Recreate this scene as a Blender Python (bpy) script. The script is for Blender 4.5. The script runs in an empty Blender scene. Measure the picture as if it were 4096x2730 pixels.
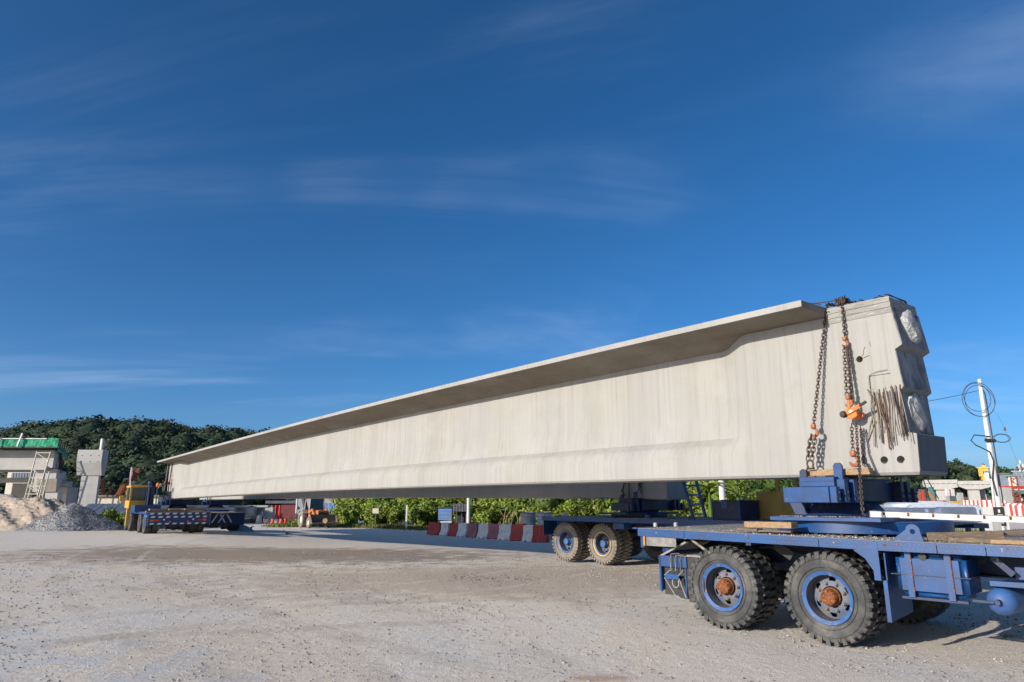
import bpy, bmesh, math, random
import numpy as np
from mathutils import Vector, Matrix, Euler
random.seed(7); np.random.seed(7)
SC = bpy.context.scene
COL = SC.collection
PI = math.pi
# ------------------------------------------------------------------ camera, sky, sun, exposure
CAM = Vector((0, 0, 1.67)); FPX = 2730.0; TILT = math.atan(640 / 2730.0)
cd = bpy.data.cameras.new('camera'); cam = bpy.data.objects.new('camera', cd); COL.objects.link(cam)
cam.location = CAM; cam.rotation_euler = (PI / 2 + TILT, 0, 0)
cd.sensor_width = 36; cd.lens = 36 * FPX / 4096; cd.clip_start = .05; cd.clip_end = 6000
SC.camera = cam
SUN_EL = math.radians(17.2); SUN_HEAD = math.radians(54.5)      # heading the light travels, clockwise from +Y
SUN_DIR = Vector((math.sin(SUN_HEAD) * math.cos(SUN_EL), math.cos(SUN_HEAD) * math.cos(SUN_EL), -math.sin(SUN_EL)))
w = bpy.data.worlds.new('World'); SC.world = w; w.use_nodes = True
nt = w.node_tree; nt.nodes.clear()
def N(nt, t, **k):
    n = nt.nodes.new(t)
    for a, v in k.items(): setattr(n, a, v)
    return n
out = N(nt, 'ShaderNodeOutputWorld'); bg = N(nt, 'ShaderNodeBackground'); bg.inputs['Strength'].default_value = .12
sky = N(nt, 'ShaderNodeTexSky', sky_type='NISHITA', sun_disc=False)
sky.sun_elevation = SUN_EL; sky.sun_rotation = SUN_HEAD + PI
sky.air_density = .64; sky.dust_density = 1.5; sky.ozone_density = 4.4; sky.altitude = 50
tc = N(nt, 'ShaderNodeTexCoord')
sep = N(nt, 'ShaderNodeSeparateXYZ'); nt.links.new(tc.outputs['Generated'], sep.inputs[0])
mx = N(nt, 'ShaderNodeMath', operation='MAXIMUM'); nt.links.new(sep.outputs[2], mx.inputs[0]); mx.inputs[1].default_value = .04
ad = N(nt, 'ShaderNodeMath', operation='ADD'); nt.links.new(mx.outputs[0], ad.inputs[0]); ad.inputs[1].default_value = .12
dx = N(nt, 'ShaderNodeMath', operation='DIVIDE'); dy = N(nt, 'ShaderNodeMath', operation='DIVIDE')
nt.links.new(sep.outputs[0], dx.inputs[0]); nt.links.new(ad.outputs[0], dx.inputs[1])
nt.links.new(sep.outputs[1], dy.inputs[0]); nt.links.new(ad.outputs[0], dy.inputs[1])
cb = N(nt, 'ShaderNodeCombineXYZ'); nt.links.new(dx.outputs[0], cb.inputs[0]); nt.links.new(dy.outputs[0], cb.inputs[1])
def cloud(rot, scale, loc, sc, det, lo, hi, dist):
    mp = N(nt, 'ShaderNodeMapping'); mp.inputs['Rotation'].default_value = (0, 0, rot); mp.inputs['Scale'].default_value = scale
    mp.inputs['Location'].default_value = loc
    nt.links.new(cb.outputs[0], mp.inputs[0])
    no = N(nt, 'ShaderNodeTexNoise'); no.inputs['Scale'].default_value = sc; no.inputs['Detail'].default_value = det
    no.inputs['Roughness'].default_value = .62; no.inputs['Distortion'].default_value = dist
    nt.links.new(mp.outputs[0], no.inputs['Vector'])
    mr = N(nt, 'ShaderNodeMapRange', interpolation_type='SMOOTHSTEP'); mr.inputs[1].default_value = lo; mr.inputs[2].default_value = hi
    nt.links.new(no.outputs['Fac'], mr.inputs[0]); return mr.outputs[0]
c1 = cloud(-.42, (.30, 1.0, 1), (1.1, 5.4, 0), .8, 10, .40, .80, 1.5)
c2 = cloud(-.5, (.6, .9, 1), (.5, 2.2, 0), .5, 4, .38, .60, .5)
cm = N(nt, 'ShaderNodeMath', operation='MULTIPLY'); nt.links.new(c1, cm.inputs[0]); nt.links.new(c2, cm.inputs[1])
cs = N(nt, 'ShaderNodeMath', operation='MULTIPLY'); nt.links.new(cm.outputs[0], cs.inputs[0]); cs.inputs[1].default_value = .55
hs = N(nt, 'ShaderNodeHueSaturation'); hs.inputs['Hue'].default_value = .497; hs.inputs['Saturation'].default_value = 1.17
nt.links.new(sky.outputs[0], hs.inputs['Color'])
mxc = N(nt, 'ShaderNodeMixRGB'); nt.links.new(cs.outputs[0], mxc.inputs[0]); nt.links.new(hs.outputs[0], mxc.inputs[1])
mxc.inputs[2].default_value = (3.6, 4.6, 6.4, 1)
nt.links.new(mxc.outputs[0], bg.inputs[0]); nt.links.new(bg.outputs[0], out.inputs[0])
ld = bpy.data.lights.new('sun', 'SUN'); ld.energy = 4.6; ld.angle = math.radians(.53); ld.color = (1, .925, .83)
sun = bpy.data.objects.new('sun', ld); COL.objects.link(sun); sun.rotation_euler = SUN_DIR.to_track_quat('-Z', 'Y').to_euler()
sun.location = (-40, -30, 40)
SC.view_settings.view_transform = 'Standard'; SC.view_settings.look = 'None'; SC.view_settings.gamma = 1
SC.view_settings.exposure = .36; SC.view_settings.use_curve_mapping = False

# ------------------------------------------------------------------ terrain and survey helpers
def ss(a, b, t):
    t = min(1, max(0, (t - a) / (b - a))); return t * t * (3 - 2 * t)
def zg(x, y):
    m = ss(-20, -8, x); a = 38 - 22 * m
    fall = -.55 * ss(a, 58 - 8 * m, y) * (1 - ss(6, 18, x))
    rise = .7 * ss(42, 62, y) * ss(12, 26, x)
    return fall + rise + .012 * math.sin(x * .9 + .3 * y) * math.sin(y * .55) 
ct_, st_ = math.cos(TILT), math.sin(TILT)
def ray(px, py):
    a = (px - 2048) / FPX; b = -(py - 1365) / FPX
    return Vector((a, ct_ - b * st_, st_ + b * ct_))
def at(px, py, y):                       # survey point at distance y down the yard
    d = ray(px, py); return CAM + d * (y / d.y)
def gat(px, y):                          # ground point below a sight line at distance y
    p = at(px, 2100, y); return Vector((p.x, y, zg(p.x, y)))
class Frame:                             # local x = across (away from camera), local y = along, z up
    def __init__(s, x, y, deg):
        s.M = Matrix.Translation((x, y, 0)) @ Matrix.Rotation(math.radians(deg), 4, 'Z'); s.deg = deg; s.rot = math.radians(deg)
        s.g = (s.M.to_3x3() @ Vector((0, 1, 0))); s.n = (s.M.to_3x3() @ Vector((1, 0, 0))); s.o = Vector((x, y, 0))
    def hit(s, px, py, off=0):
        d = ray(px, py); P = s.o + s.n * off; t = (P - CAM).dot(s.n) / d.dot(s.n); p = CAM + d * t
        return Vector((off, (p - s.o).dot(s.g), p.z))
    def w(s, x, y, z): return s.M @ Vector((x, y, z))

# ------------------------------------------------------------------ materials
MATS = {}
def material(name, c1, c2=None, c3=None, scale=3.0, stretch=(1, 1, 1), rough=.8, metal=0, bump=.0, bscale=40, t3=.66, det=6, lo=.35, hi=.68, w3=.04, spec=None, s3=None, world=False):
    if name in MATS: return MATS[name]
    m = bpy.data.materials.new(name); m.use_nodes = True; MATS[name] = m
    t = m.node_tree; b = t.nodes['Principled BSDF']; L = t.links.new
    c2 = c2 or tuple(v * .7 for v in c1)
    tc = N(t, 'ShaderNodeTexCoord'); mp = N(t, 'ShaderNodeMapping'); mp.inputs['Scale'].default_value = stretch
    if world:
        g = N(t, 'ShaderNodeNewGeometry'); L(g.outputs['Position'], mp.inputs[0])
    else: L(tc.outputs['Object'], mp.inputs[0])
    no = N(t, 'ShaderNodeTexNoise'); no.inputs['Scale'].default_value = scale; no.inputs['Detail'].default_value = det; no.inputs['Roughness'].default_value = .62
    L(mp.outputs[0], no.inputs['Vector'])
    mr = N(t, 'ShaderNodeMapRange'); mr.inputs[1].default_value = lo; mr.inputs[2].default_value = hi; L(no.outputs['Fac'], mr.inputs[0])
    mix = N(t, 'ShaderNodeMixRGB'); mix.inputs[1].default_value = (*c1, 1); mix.inputs[2].default_value = (*c2, 1); L(mr.outputs[0], mix.inputs[0])
    col = mix.outputs[0]
    if c3:
        n3 = N(t, 'ShaderNodeTexNoise'); n3.inputs['Scale'].default_value = s3 or scale * 2.7; n3.inputs['Detail'].default_value = 8; n3.inputs['Roughness'].default_value = .7
        L(mp.outputs[0], n3.inputs['Vector'])
        m3 = N(t, 'ShaderNodeMapRange'); m3.inputs[1].default_value = t3; m3.inputs[2].default_value = t3 + w3; L(n3.outputs['Fac'], m3.inputs[0])
        mix3 = N(t, 'ShaderNodeMixRGB'); L(m3.outputs[0], mix3.inputs[0]); L(col, mix3.inputs[1]); mix3.inputs[2].default_value = (*c3, 1); col = mix3.outputs[0]
        r = N(t, 'ShaderNodeMapRange'); r.inputs[3].default_value = rough; r.inputs[4].default_value = max(rough, .85); L(m3.outputs[0], r.inputs[0]); L(r.outputs[0], b.inputs['Roughness'])
    else: b.inputs['Roughness'].default_value = rough
    L(col, b.inputs['Base Color']); b.inputs['Metallic'].default_value = metal
    if spec is not None: b.inputs['Specular IOR Level'].default_value = spec
    if bump:
        bn = N(t, 'ShaderNodeTexNoise'); bn.inputs['Scale'].default_value = bscale; bn.inputs['Detail'].default_value = 6; L(mp.outputs[0], bn.inputs['Vector'])
        bp = N(t, 'ShaderNodeBump'); bp.inputs['Strength'].default_value = min(1, bump * 10); bp.inputs['Distance'].default_value = bump * .1 if bump < 1 else .1; L(bn.outputs['Fac'], bp.inputs['Height']); L(bp.outputs[0], b.inputs['Normal'])
    return m
def streaky(name, base, dark, warm, bumpd=.003, streak=.35):       # cast concrete: vertical run marks, blotches, board bands
    m = bpy.data.materials.new(name); m.use_nodes = True; MATS[name] = m
    t = m.node_tree; b = t.nodes['Principled BSDF']; L = t.links.new
    tc = N(t, 'ShaderNodeTexCoord')
    def nz(sc, st, det=5, ro=.6):
        mp = N(t, 'ShaderNodeMapping'); mp.inputs['Scale'].default_value = st; L(tc.outputs['Object'], mp.inputs[0])
        n = N(t, 'ShaderNodeTexNoise'); n.inputs['Scale'].default_value = sc; n.inputs['Detail'].default_value = det; n.inputs['Roughness'].default_value = ro
        L(mp.outputs[0], n.inputs['Vector']); return n.outputs['Fac']
    def rg(s, a, bb, o0=0, o1=1):
        r = N(t, 'ShaderNodeMapRange'); r.inputs[1].default_value = a; r.inputs[2].default_value = bb; r.inputs[3].default_value = o0; r.inputs[4].default_value = o1; L(s, r.inputs[0]); return r.outputs[0]
    def mixc(f, a, bcol):
        x = N(t, 'ShaderNodeMixRGB'); L(f, x.inputs[0])
        if isinstance(a, tuple): x.inputs[1].default_value = (*a, 1)
        else: L(a, x.inputs[1])
        x.inputs[2].default_value = (*bcol, 1); return x.outputs[0]
    col = mixc(rg(nz(1.1, (1, .5, 1)), .35, .7), base, warm)
    col = mixc(rg(nz(1.0, (9, 13, .3), 7, .72), .48, .72, 0, streak), col, dark)
    col = mixc(rg(nz(1.0, (.8, 1.3, .05), 3, .5), .48, .66, 0, streak * .45), col, dark)
    col = mixc(rg(nz(14, (1, 1, 1), 8, .75), .6, .78, 0, .35), col, dark)
    col = mixc(rg(nz(2.2, (1, 1, .8), 8, .7), .56, .74, 0, .45), col, tuple(v * .75 for v in base))
    col = mixc(rg(nz(42, (1, 1, 1), 2, .5), .70, .76, 0, .6), col, tuple(v * .45 for v in base))
    col = mixc(rg(nz(.55, (1, 1, 1.4), 8, .72), .50, .66, 0, .4), col, tuple(min(1, v * 1.16) for v in base))
    L(col, b.inputs['Base Color']); b.inputs['Roughness'].default_value = .85; b.inputs['Specular IOR Level'].default_value = .25
    add = N(t, 'ShaderNodeMath', operation='ADD'); L(nz(60, (1, 1, 1)), add.inputs[0]); L(nz(9, (1, 1, 1), 4), add.inputs[1])
    bp = N(t, 'ShaderNodeBump'); bp.inputs['Strength'].default_value = .5; bp.inputs['Distance'].default_value = bumpd; L(add.outputs[0], bp.inputs['Height']); L(bp.outputs[0], b.inputs['Normal'])
    return m
CONC = streaky('cast_concrete', (.322, .311, .298), (.19, .185, .165), (.315, .305, .262), streak=.55)
CONC2 = streaky('yard_concrete', (.42, .41, .385), (.26, .25, .24), (.38, .36, .33), streak=.5)
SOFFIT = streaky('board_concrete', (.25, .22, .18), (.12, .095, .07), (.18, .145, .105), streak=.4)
ROUGHC = material('rough_grey_concrete', (.30, .29, .26), (.19, .18, .16), (.40, .39, .36), scale=5, stretch=(1, .5, 3), bump=.12, bscale=25, t3=.6)
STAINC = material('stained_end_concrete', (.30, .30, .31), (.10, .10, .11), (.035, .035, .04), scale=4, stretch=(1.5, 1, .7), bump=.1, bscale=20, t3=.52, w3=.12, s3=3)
END_SHADE = material('end_shade_concrete', (.135, .14, .15), (.10, .105, .115), (.16, .16, .17), scale=3, stretch=(1.5, 1, .5))  # shade of the girder end put into a darker concrete colour
GROUT = material('white_grout', (.46, .46, .45), (.30, .30, .30), scale=9, bump=.3, bscale=25)
HOOKM = material('worn_orange_hook', (.42, .13, .04), (.22, .08, .035), (.12, .06, .04), scale=14, rough=.6, t3=.58)
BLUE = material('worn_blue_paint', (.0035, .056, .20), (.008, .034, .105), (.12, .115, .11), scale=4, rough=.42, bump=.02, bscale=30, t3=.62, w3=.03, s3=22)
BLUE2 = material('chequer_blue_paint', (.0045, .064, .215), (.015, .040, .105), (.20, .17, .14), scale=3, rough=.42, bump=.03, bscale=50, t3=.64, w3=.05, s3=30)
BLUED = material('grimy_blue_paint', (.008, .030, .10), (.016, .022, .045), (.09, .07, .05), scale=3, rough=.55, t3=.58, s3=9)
BLUEL = material('light_blue_rim_paint', (.032, .12, .31), (.04, .08, .21), (.22, .18, .14), scale=7, rough=.5, t3=.60, w3=.06, s3=12)
DISCM = material('dusty_wheel_disc', (.085, .12, .20), (.17, .16, .15), (.10, .085, .07), scale=6, rough=.75, t3=.58, w3=.1, s3=9)
DECKD = material('dusty_deck_steel', (.33, .30, .26), (.17, .17, .17), (.05, .08, .16), scale=5, rough=.9, bump=.4, bscale=30, t3=.6)
RUBBER = material('dusty_rubber', (.040, .041, .041), (.085, .083, .077), (.17, .16, .14), scale=3.4, rough=.85, t3=.55, w3=.22, s3=5, bump=.08, bscale=40, lo=.4, hi=.6)
RUBBERD = material('mud_caked_rubber', (.22, .19, .155), (.14, .125, .11), (.09, .085, .08), scale=3, rough=.9, t3=.58, w3=.2)
BLACK = material('grimy_black_steel', (.02, .02, .022), (.04, .036, .03), scale=5, rough=.7)
RUST = material('rust', (.27, .085, .025), (.07, .026, .014), (.55, .20, .03), scale=14, rough=.9, bump=.3, bscale=60, t3=.55, w3=.08)
CHAIN = material('chain_steel', (.10, .062, .045), (.05, .04, .035), (.20, .09, .045), scale=12, rough=.55, metal=.35, t3=.6)
REBAR = material('rebar_steel', (.12, .07, .045), (.07, .05, .04), scale=15, rough=.85)
RODM = material('cement_splashed_rod', (.30, .255, .205), (.10, .07, .05), (.05, .035, .025), scale=9, stretch=(1, 1, .5), rough=.9, t3=.58)
ORANGE = material('orange_enamel', (.70, .17, .02), (.5, .11, .02), (.10, .06, .04), scale=9, rough=.4, t3=.68)
YELLOW = material('yellow_cab_paint', (.62, .34, .03), (.48, .26, .02), (.12, .09, .05), scale=4, rough=.5, t3=.68)
OCHRE = material('dull_yellow_panel', (.34, .23, .045), (.26, .17, .035), (.10, .07, .03), scale=3, rough=.6, t3=.68)
WOOD = material('sawn_timber', (.42, .28, .16), (.27, .17, .095), (.12, .085, .06), scale=5, stretch=(6, .7, 8), rough=.85, bump=.1, bscale=30, t3=.62)
WOODG = material('weathered_timber', (.24, .175, .12), (.13, .095, .07), (.38, .30, .21), scale=5, stretch=(.8, .8, 8), rough=.9, bump=.15, bscale=30, t3=.6)
WHITEP = material('white_paint', (.64, .62, .58), (.66, .63, .57), (.30, .25, .20), scale=4, rough=.55, t3=.68, s3=14)
GALV = material('galvanised_steel', (.45, .45, .44), (.33, .33, .33), scale=6, rough=.45, metal=.3)
POLEM = material('pole_grey_paint', (.62, .61, .58), (.52, .50, .47), (.32, .30, .28), scale=3, rough=.6, t3=.66)
WRAP = material('plastic_wrapped_steel', (.62, .64, .68), (.45, .49, .56), scale=1.6, rough=.16, bump=.25, bscale=5)
SHINY = material('steel_blue_sheet', (.16, .20, .28), (.30, .34, .42), scale=1.2, rough=.22, metal=.4, bump=.1, bscale=4)
REDPL = material('faded_red_plastic', (.40, .045, .035), (.28, .035, .03), (.32, .14, .12), scale=4, rough=.6, t3=.62)
MAROON = material('sunbleached_maroon_plastic', (.24, .075, .095), (.30, .12, .14), scale=3, rough=.6)
WHITEPL = material('dirty_white_plastic', (.68, .69, .67), (.52, .52, .49), (.26, .24, .20), scale=4, rough=.55, t3=.62)
BRIGHTR = material('bright_red_sheet', (.62, .045, .025), (.5, .04, .02), scale=3, rough=.5)
NET = material('green_shade_net', (.015, .30, .15), (.01, .20, .11), scale=2, stretch=(1, 1, .4), rough=.8, bump=.5, bscale=2)
CREAM = material('cream_wall', (.62, .56, .44), (.50, .46, .38), scale=2)
SHEETB = material('blue_corrugated_sheet', (.22, .36, .60), (.16, .27, .48), scale=2, rough=.4)
SHEETD = material('dark_roof_sheet', (.10, .12, .15), (.06, .07, .09), scale=2, rough=.4)
SHEETG = material('grey_sheet_cladding', (.36, .36, .38), (.28, .28, .30), scale=1, rough=.5)
GLASS = material('dark_glass', (.03, .05, .055), (.05, .07, .07), scale=2, rough=.08)
LIGHTR = material('red_lamp_lens', (.5, .03, .02), (.4, .02, .02), rough=.25)
LIGHTO = material('amber_lamp_lens', (.75, .20, .02), (.6, .15, .02), rough=.25)
DIRT = material('turned_earth', (.27, .17, .10), (.19, .12, .075), scale=.3, world=True)
GRAVM = material('crushed_stone', (.36, .355, .35), (.24, .24, .245), (.48, .47, .45), scale=6, bump=.9, bscale=9, t3=.58)
SANDM = material('yellow_sand', (.47, .385, .29), (.37, .29, .215), (.28, .21, .15), scale=1.2, bump=.6, bscale=4, t3=.6)
BRICKR = material('terracotta_earth', (.33, .13, .07), (.22, .1, .06), scale=2)
BARK = material('bark', (.16, .12, .085), (.09, .07, .05), scale=4, stretch=(4, 4, .8), rough=.9)
TARP = material('dark_tarpaulin', (.035, .045, .06), (.06, .07, .09), scale=2, rough=.5, bump=.4, bscale=3)
YBLD = material('yellow_render', (.70, .42, .05), (.62, .36, .05), scale=.5)
TEAL = material('teal_roof', (.08, .26, .24), (.06, .2, .19), scale=.5)
PINKW = material('pale_peach_wall', (.60, .46, .34), (.55, .42, .32), scale=.5)
BGREY = material('blue_grey_wall', (.16, .20, .25), (.11, .14, .18), scale=.4)
def leafmat(name, a, b, c, rough=.55, trans=.0):
    m = bpy.data.materials.new(name); m.use_nodes = True; MATS[name] = m
    t = m.node_tree; bs = t.nodes['Principled BSDF']; L = t.links.new
    g = N(t, 'ShaderNodeNewGeometry'); cr = N(t, 'ShaderNodeValToRGB'); L(g.outputs['Random Per Island'], cr.inputs[0])
    e = cr.color_ramp.elements; e[0].color = (*a, 1); e[1].color = (*c, 1); x = e.new(.5); x.color = (*b, 1)
    no = N(t, 'ShaderNodeTexNoise'); no.inputs['Scale'].default_value = .35; no.inputs['Detail'].default_value = 3; L(g.outputs['Position'], no.inputs['Vector'])
    hv = N(t, 'ShaderNodeHueSaturation'); mr = N(t, 'ShaderNodeMapRange'); mr.inputs[1].default_value = .3; mr.inputs[2].default_value = .7; mr.inputs[3].default_value = .45; mr.inputs[4].default_value = 1.5
    L(no.outputs['Fac'], mr.inputs[0]); L(mr.outputs[0], hv.inputs['Value']); L(cr.outputs[0], hv.inputs['Color'])
    L(hv.outputs[0], bs.inputs['Base Color']); bs.inputs['Roughness'].default_value = rough; bs.inputs['Specular IOR Level'].default_value = .25
    return m
FOREST = leafmat('forest_leaves', (.016, .031, .016), (.028, .050, .022), (.062, .074, .034), .75)  # leaf colours lightened and blued to stand in for distance haze
BUSH = leafmat('bright_bush_leaves', (.065, .11, .012), (.145, .20, .022), (.25, .28, .05), .55)
BUSHD = leafmat('dark_bush_leaves', (.02, .045, .01), (.045, .085, .014), (.09, .13, .025), .6)
TREEM = leafmat('tree_leaves', (.018, .038, .014), (.03, .058, .02), (.055, .085, .03), .7)
GRASSM = leafmat('grass_blades', (.07, .095, .02), (.12, .14, .03), (.22, .20, .07), .7)
STONES = leafmat('loose_stones', (.20, .18, .16), (.28, .255, .23), (.38, .35, .32), .9)
STONED = leafmat('crushed_stones', (.22, .22, .22), (.36, .355, .345), (.52, .51, .49), .9)

DARKBAR = material('dirty_shaded_rim_barrel', (.055, .065, .09), (.12, .11, .10), (.03, .07, .17), scale=5, rough=.7, t3=.6)  # grime, plus the shade inside the barrel put into the colour
# ------------------------------------------------------------------ mesh building
class MB:
    def __init__(s, M=None): s.v = []; s.f = []; s.M = M
    def add(s, vs, fs):
        o = len(s.v); M = s.M
        if M is None: s.v += [tuple(v) for v in vs]
        else: s.v += [tuple(M @ Vector(v)) for v in vs]
        s.f += [tuple(i + o for i in f) for f in fs]; return s
    def box(s, x0, x1, y0, y1, z0, z1):
        return s.add([(x0, y0, z0), (x1, y0, z0), (x1, y1, z0), (x0, y1, z0), (x0, y0, z1), (x1, y0, z1), (x1, y1, z1), (x0, y1, z1)],
                     [(0, 3, 2, 1), (4, 5, 6, 7), (0, 1, 5, 4), (1, 2, 6, 5), (2, 3, 7, 6), (3, 0, 4, 7)])
    def cbox(s, c, sz, R=None):
        h = [k / 2 for k in sz]; R = R or Matrix.Identity(3); c = Vector(c)
        vs = [c + R @ Vector((a * h[0], b * h[1], d * h[2])) for d in (-1, 1) for a, b in ((-1, -1), (1, -1), (1, 1), (-1, 1))]
        return s.add(vs, [(0, 3, 2, 1), (4, 5, 6, 7), (0, 1, 5, 4), (1, 2, 6, 5), (2, 3, 7, 6), (3, 0, 4, 7)])
    def bar(s, p, q, a, b=None, up=(0, 0, 1)):
        p, q = Vector(p), Vector(q); d = (q - p); l = d.length; d.normalize(); up = Vector(up)
        if abs(d.dot(up)) > .98: up = Vector((1, 0, 0))
        x = d.cross(up).normalized(); z = x.cross(d); R = Matrix((x, d, z)).transposed()
        return s.cbox((p + q) / 2, (a, l, b or a), R)
    def tube(s, pts, r, n=8, closed=False, cap=True):
        pts = [Vector(p) for p in pts]; m = len(pts); o = len(s.v); vs = []; fs = []
        ref = Vector((.13, .31, 1)).normalized()
        for i, p in enumerate(pts):
            a = pts[(i - 1) % m] if (closed or i) else p; b = pts[(i + 1) % m] if (closed or i < m - 1) else p
            d = (b - a).normalized()
            if abs(d.dot(ref)) > .95: rf = Vector((1, .2, 0)).normalized()
            else: rf = ref
            x = d.cross(rf).normalized(); y = d.cross(x)
            rr = r[i] if isinstance(r, (list, tuple)) else r
            for k in range(n):
                t = 2 * PI * k / n; vs.append(p + x * (rr * math.cos(t)) + y * (rr * math.sin(t)))
        for i in range(m if closed else m - 1):
            j = (i + 1) % m
            for k in range(n):
                l = (k + 1) % n; fs.append((i * n + k, i * n + l, j * n + l, j * n + k))
        if cap and not closed: fs.append(tuple(range(n))[::-1]); fs.append(tuple((m - 1) * n + k for k in range(n)))
        return s.add(vs, fs)
    def prism(s, poly, a0, a1, axis='y'):       # poly in the other two axes
        n = len(poly)
        def P(u, v, a): return {'y': (u, a, v), 'x': (a, u, v), 'z': (u, v, a)}[axis]
        vs = [P(u, v, a0) for u, v in poly] + [P(u, v, a1) for u, v in poly]
        fs = [tuple(range(n)), tuple(range(n, 2 * n))[::-1]] + [(i, (i + 1) % n, n + (i + 1) % n, n + i) for i in range(n)]
        return s.add(vs, fs)
    def lathe(s, prof, n=32, c=(0, 0, 0), axis='x', closed=False):     # prof: (radius, along)
        vs = []; fs = []; m = len(prof); c = Vector(c)
        for r, a in prof:
            for k in range(n):
                t = 2 * PI * k / n; u, v = r * math.cos(t), r * math.sin(t)
                vs.append(c + Vector({'x': (a, u, v), 'y': (u, a, v), 'z': (u, v, a)}[axis]))
        for i in range(m if closed else m - 1):
            j = (i + 1) % m
            for k in range(n): l = (k + 1) % n; fs.append((i * n + k, i * n + l, j * n + l, j * n + k))
        if not closed:
            if prof[0][0] > 1e-4: fs.append(tuple(range(n))[::-1])
            if prof[-1][0] > 1e-4: fs.append(tuple((m - 1) * n + k for k in range(n)))
        return s.add(vs, fs)
    def mesh(s, mat, bevel=0, smooth=False, name='mesh'):
        me = bpy.data.meshes.new(name); me.from_pydata(s.v, [], s.f); me.materials.append(mat)
        bm = bmesh.new(); bm.from_mesh(me); 
        if len(s.f) < 60000: bmesh.ops.recalc_face_normals(bm, faces=bm.faces)
        if bevel: bmesh.ops.bevel(bm, geom=list(bm.edges), offset=bevel, segments=1, affect='EDGES', clamp_overlap=True)
        bm.to_mesh(me); bm.free()
        if smooth:
            me.polygons.foreach_set('use_smooth', [True] * len(me.polygons))
            try: me.set_sharp_from_angle(angle=math.radians(35))
            except Exception: pass
        return me
def link(name, me, parent=None, M=None):
    o = bpy.data.objects.new(name, me); COL.objects.link(o)
    if parent is not None: o.parent = parent
    if M is not None: o.matrix_local = M
    return o
def part(name, mb, mat, parent, bevel=0, smooth=False, label=None, M=None):
    o = link(name, mb.mesh(mat, bevel, smooth, name), parent, M)
    if label: o['label'] = label
    return o
def tag(o, label=None, cat=None, group=None, kind=None):
    if label: o['label'] = label
    if cat: o['category'] = cat
    if group: o['group'] = group
    if kind: o['kind'] = kind
    return o
def thing(name, label, cat, loc=(0, 0, 0), rz=0, group=None):
    o = bpy.data.objects.new(name, None); COL.objects.link(o); o.location = loc; o.rotation_euler = (0, 0, rz); o.empty_display_size = .3
    return tag(o, label, cat, group)
def single(name, mb, mat, label, cat, group=None, kind=None, bevel=0, smooth=False, loc=None, rz=0):
    o = link(name, mb.mesh(mat, bevel, smooth, name)); 
    if loc is not None: o.location = loc; o.rotation_euler = (0, 0, rz)
    return tag(o, label, cat, group, kind)
def copy_tree(o, parent=None):
    c = o.copy(); COL.objects.link(c)
    if parent is not None: c.parent = parent; c.matrix_parent_inverse = o.matrix_parent_inverse.copy()
    for ch in list(o.children): copy_tree(ch, c)
    return c
def npmesh(name, V, F, mat, smooth=False):       # fast path for leaves, stones, terrain
    me = bpy.data.meshes.new(name); nv, nf = len(V), len(F); k = F.shape[1]
    me.vertices.add(nv); me.vertices.foreach_set('co', V.astype(np.float32).ravel())
    me.loops.add(nf * k); me.loops.foreach_set('vertex_index', F.astype(np.int32).ravel())
    me.polygons.add(nf); me.polygons.foreach_set('loop_start', np.arange(0, nf * k, k, dtype=np.int32))
    me.update(calc_edges=True); me.materials.append(mat)
    if smooth: me.polygons.foreach_set('use_smooth', np.ones(nf, dtype=bool))
    return me
def leaves(blobs, per, size, core=.62, lumpy=1.0, seed=1, up=.0, shell=.35, aspect=.5):
    # blobs: rows (x, y, z, rx, ry, rz).  Leaf cards through each crown plus a leafy dark inner lump
    rs = np.random.RandomState(seed); B = np.array(blobs, float); n = len(B) * per
    b = np.repeat(B, per, 0); d = rs.normal(size=(n, 3)); d /= np.linalg.norm(d, axis=1)[:, None]
    rad = 1 - shell * rs.rand(n) ** 1.3 + .1 * rs.normal(size=n) * shell
    lump = 1 + lumpy * .16 * np.sin(d[:, 0] * 5 + b[:, 0]) * np.sin(d[:, 1] * 6 + b[:, 1] * 2) + lumpy * .12 * np.sin(d[:, 2] * 7 + b[:, 2] * 3 + d[:, 0] * 4)
    P = b[:, :3] + d * b[:, 3:6] * (rad * lump)[:, None]
    nrm = d + rs.normal(size=(n, 3)) * .55; nrm[:, 2] += up; nrm /= np.linalg.norm(nrm, axis=1)[:, None]
    t = np.cross(nrm, rs.normal(size=(n, 3))); t /= np.linalg.norm(t, axis=1)[:, None]; u = np.cross(nrm, t)
    sz = (size * (.6 + .8 * rs.rand(n)))[:, None]
    V = np.stack([P - t * sz, P + u * sz * aspect, P + t * sz, P - u * sz * aspect], 1).reshape(-1, 3)
    F = np.arange(n * 4).reshape(-1, 4)
    if core:
        ico = bmesh.new(); bmesh.ops.create_icosphere(ico, subdivisions=1, radius=1)
        iv = np.array([v.co[:] for v in ico.verts]); ifc = np.array([[v.index for v in f.verts] for f in ico.faces]); ico.free()
        nb = len(B); cv = (B[:, None, :3] + iv[None] * B[:, None, 3:6] * core).reshape(-1, 3)
        cf = (ifc[None] + (np.arange(nb) * len(iv))[:, None, None]).reshape(-1, 3); cf = np.concatenate([cf, cf[:, 2:3]], 1)
        # cores as degenerate-free tris: add as separate vertex block, quads with a midpoint
        mid = (cv[cf[:, 2]] + cv[cf[:, 0]]) / 2; mi = np.arange(len(mid)) + len(cv)
        cv = np.concatenate([cv, mid]); cf = np.stack([cf[:, 0], cf[:, 1], cf[:, 2], mi], 1)
        F = np.concatenate([F, cf + len(V)]); V = np.concatenate([V, cv])
    return V, F
def leafobj(name, blobs, per, size, mat, parent=None, **k):
    V, F = leaves(blobs, per, size, **k); o = link(name, npmesh(name, V, F, mat), parent); return o
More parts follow.
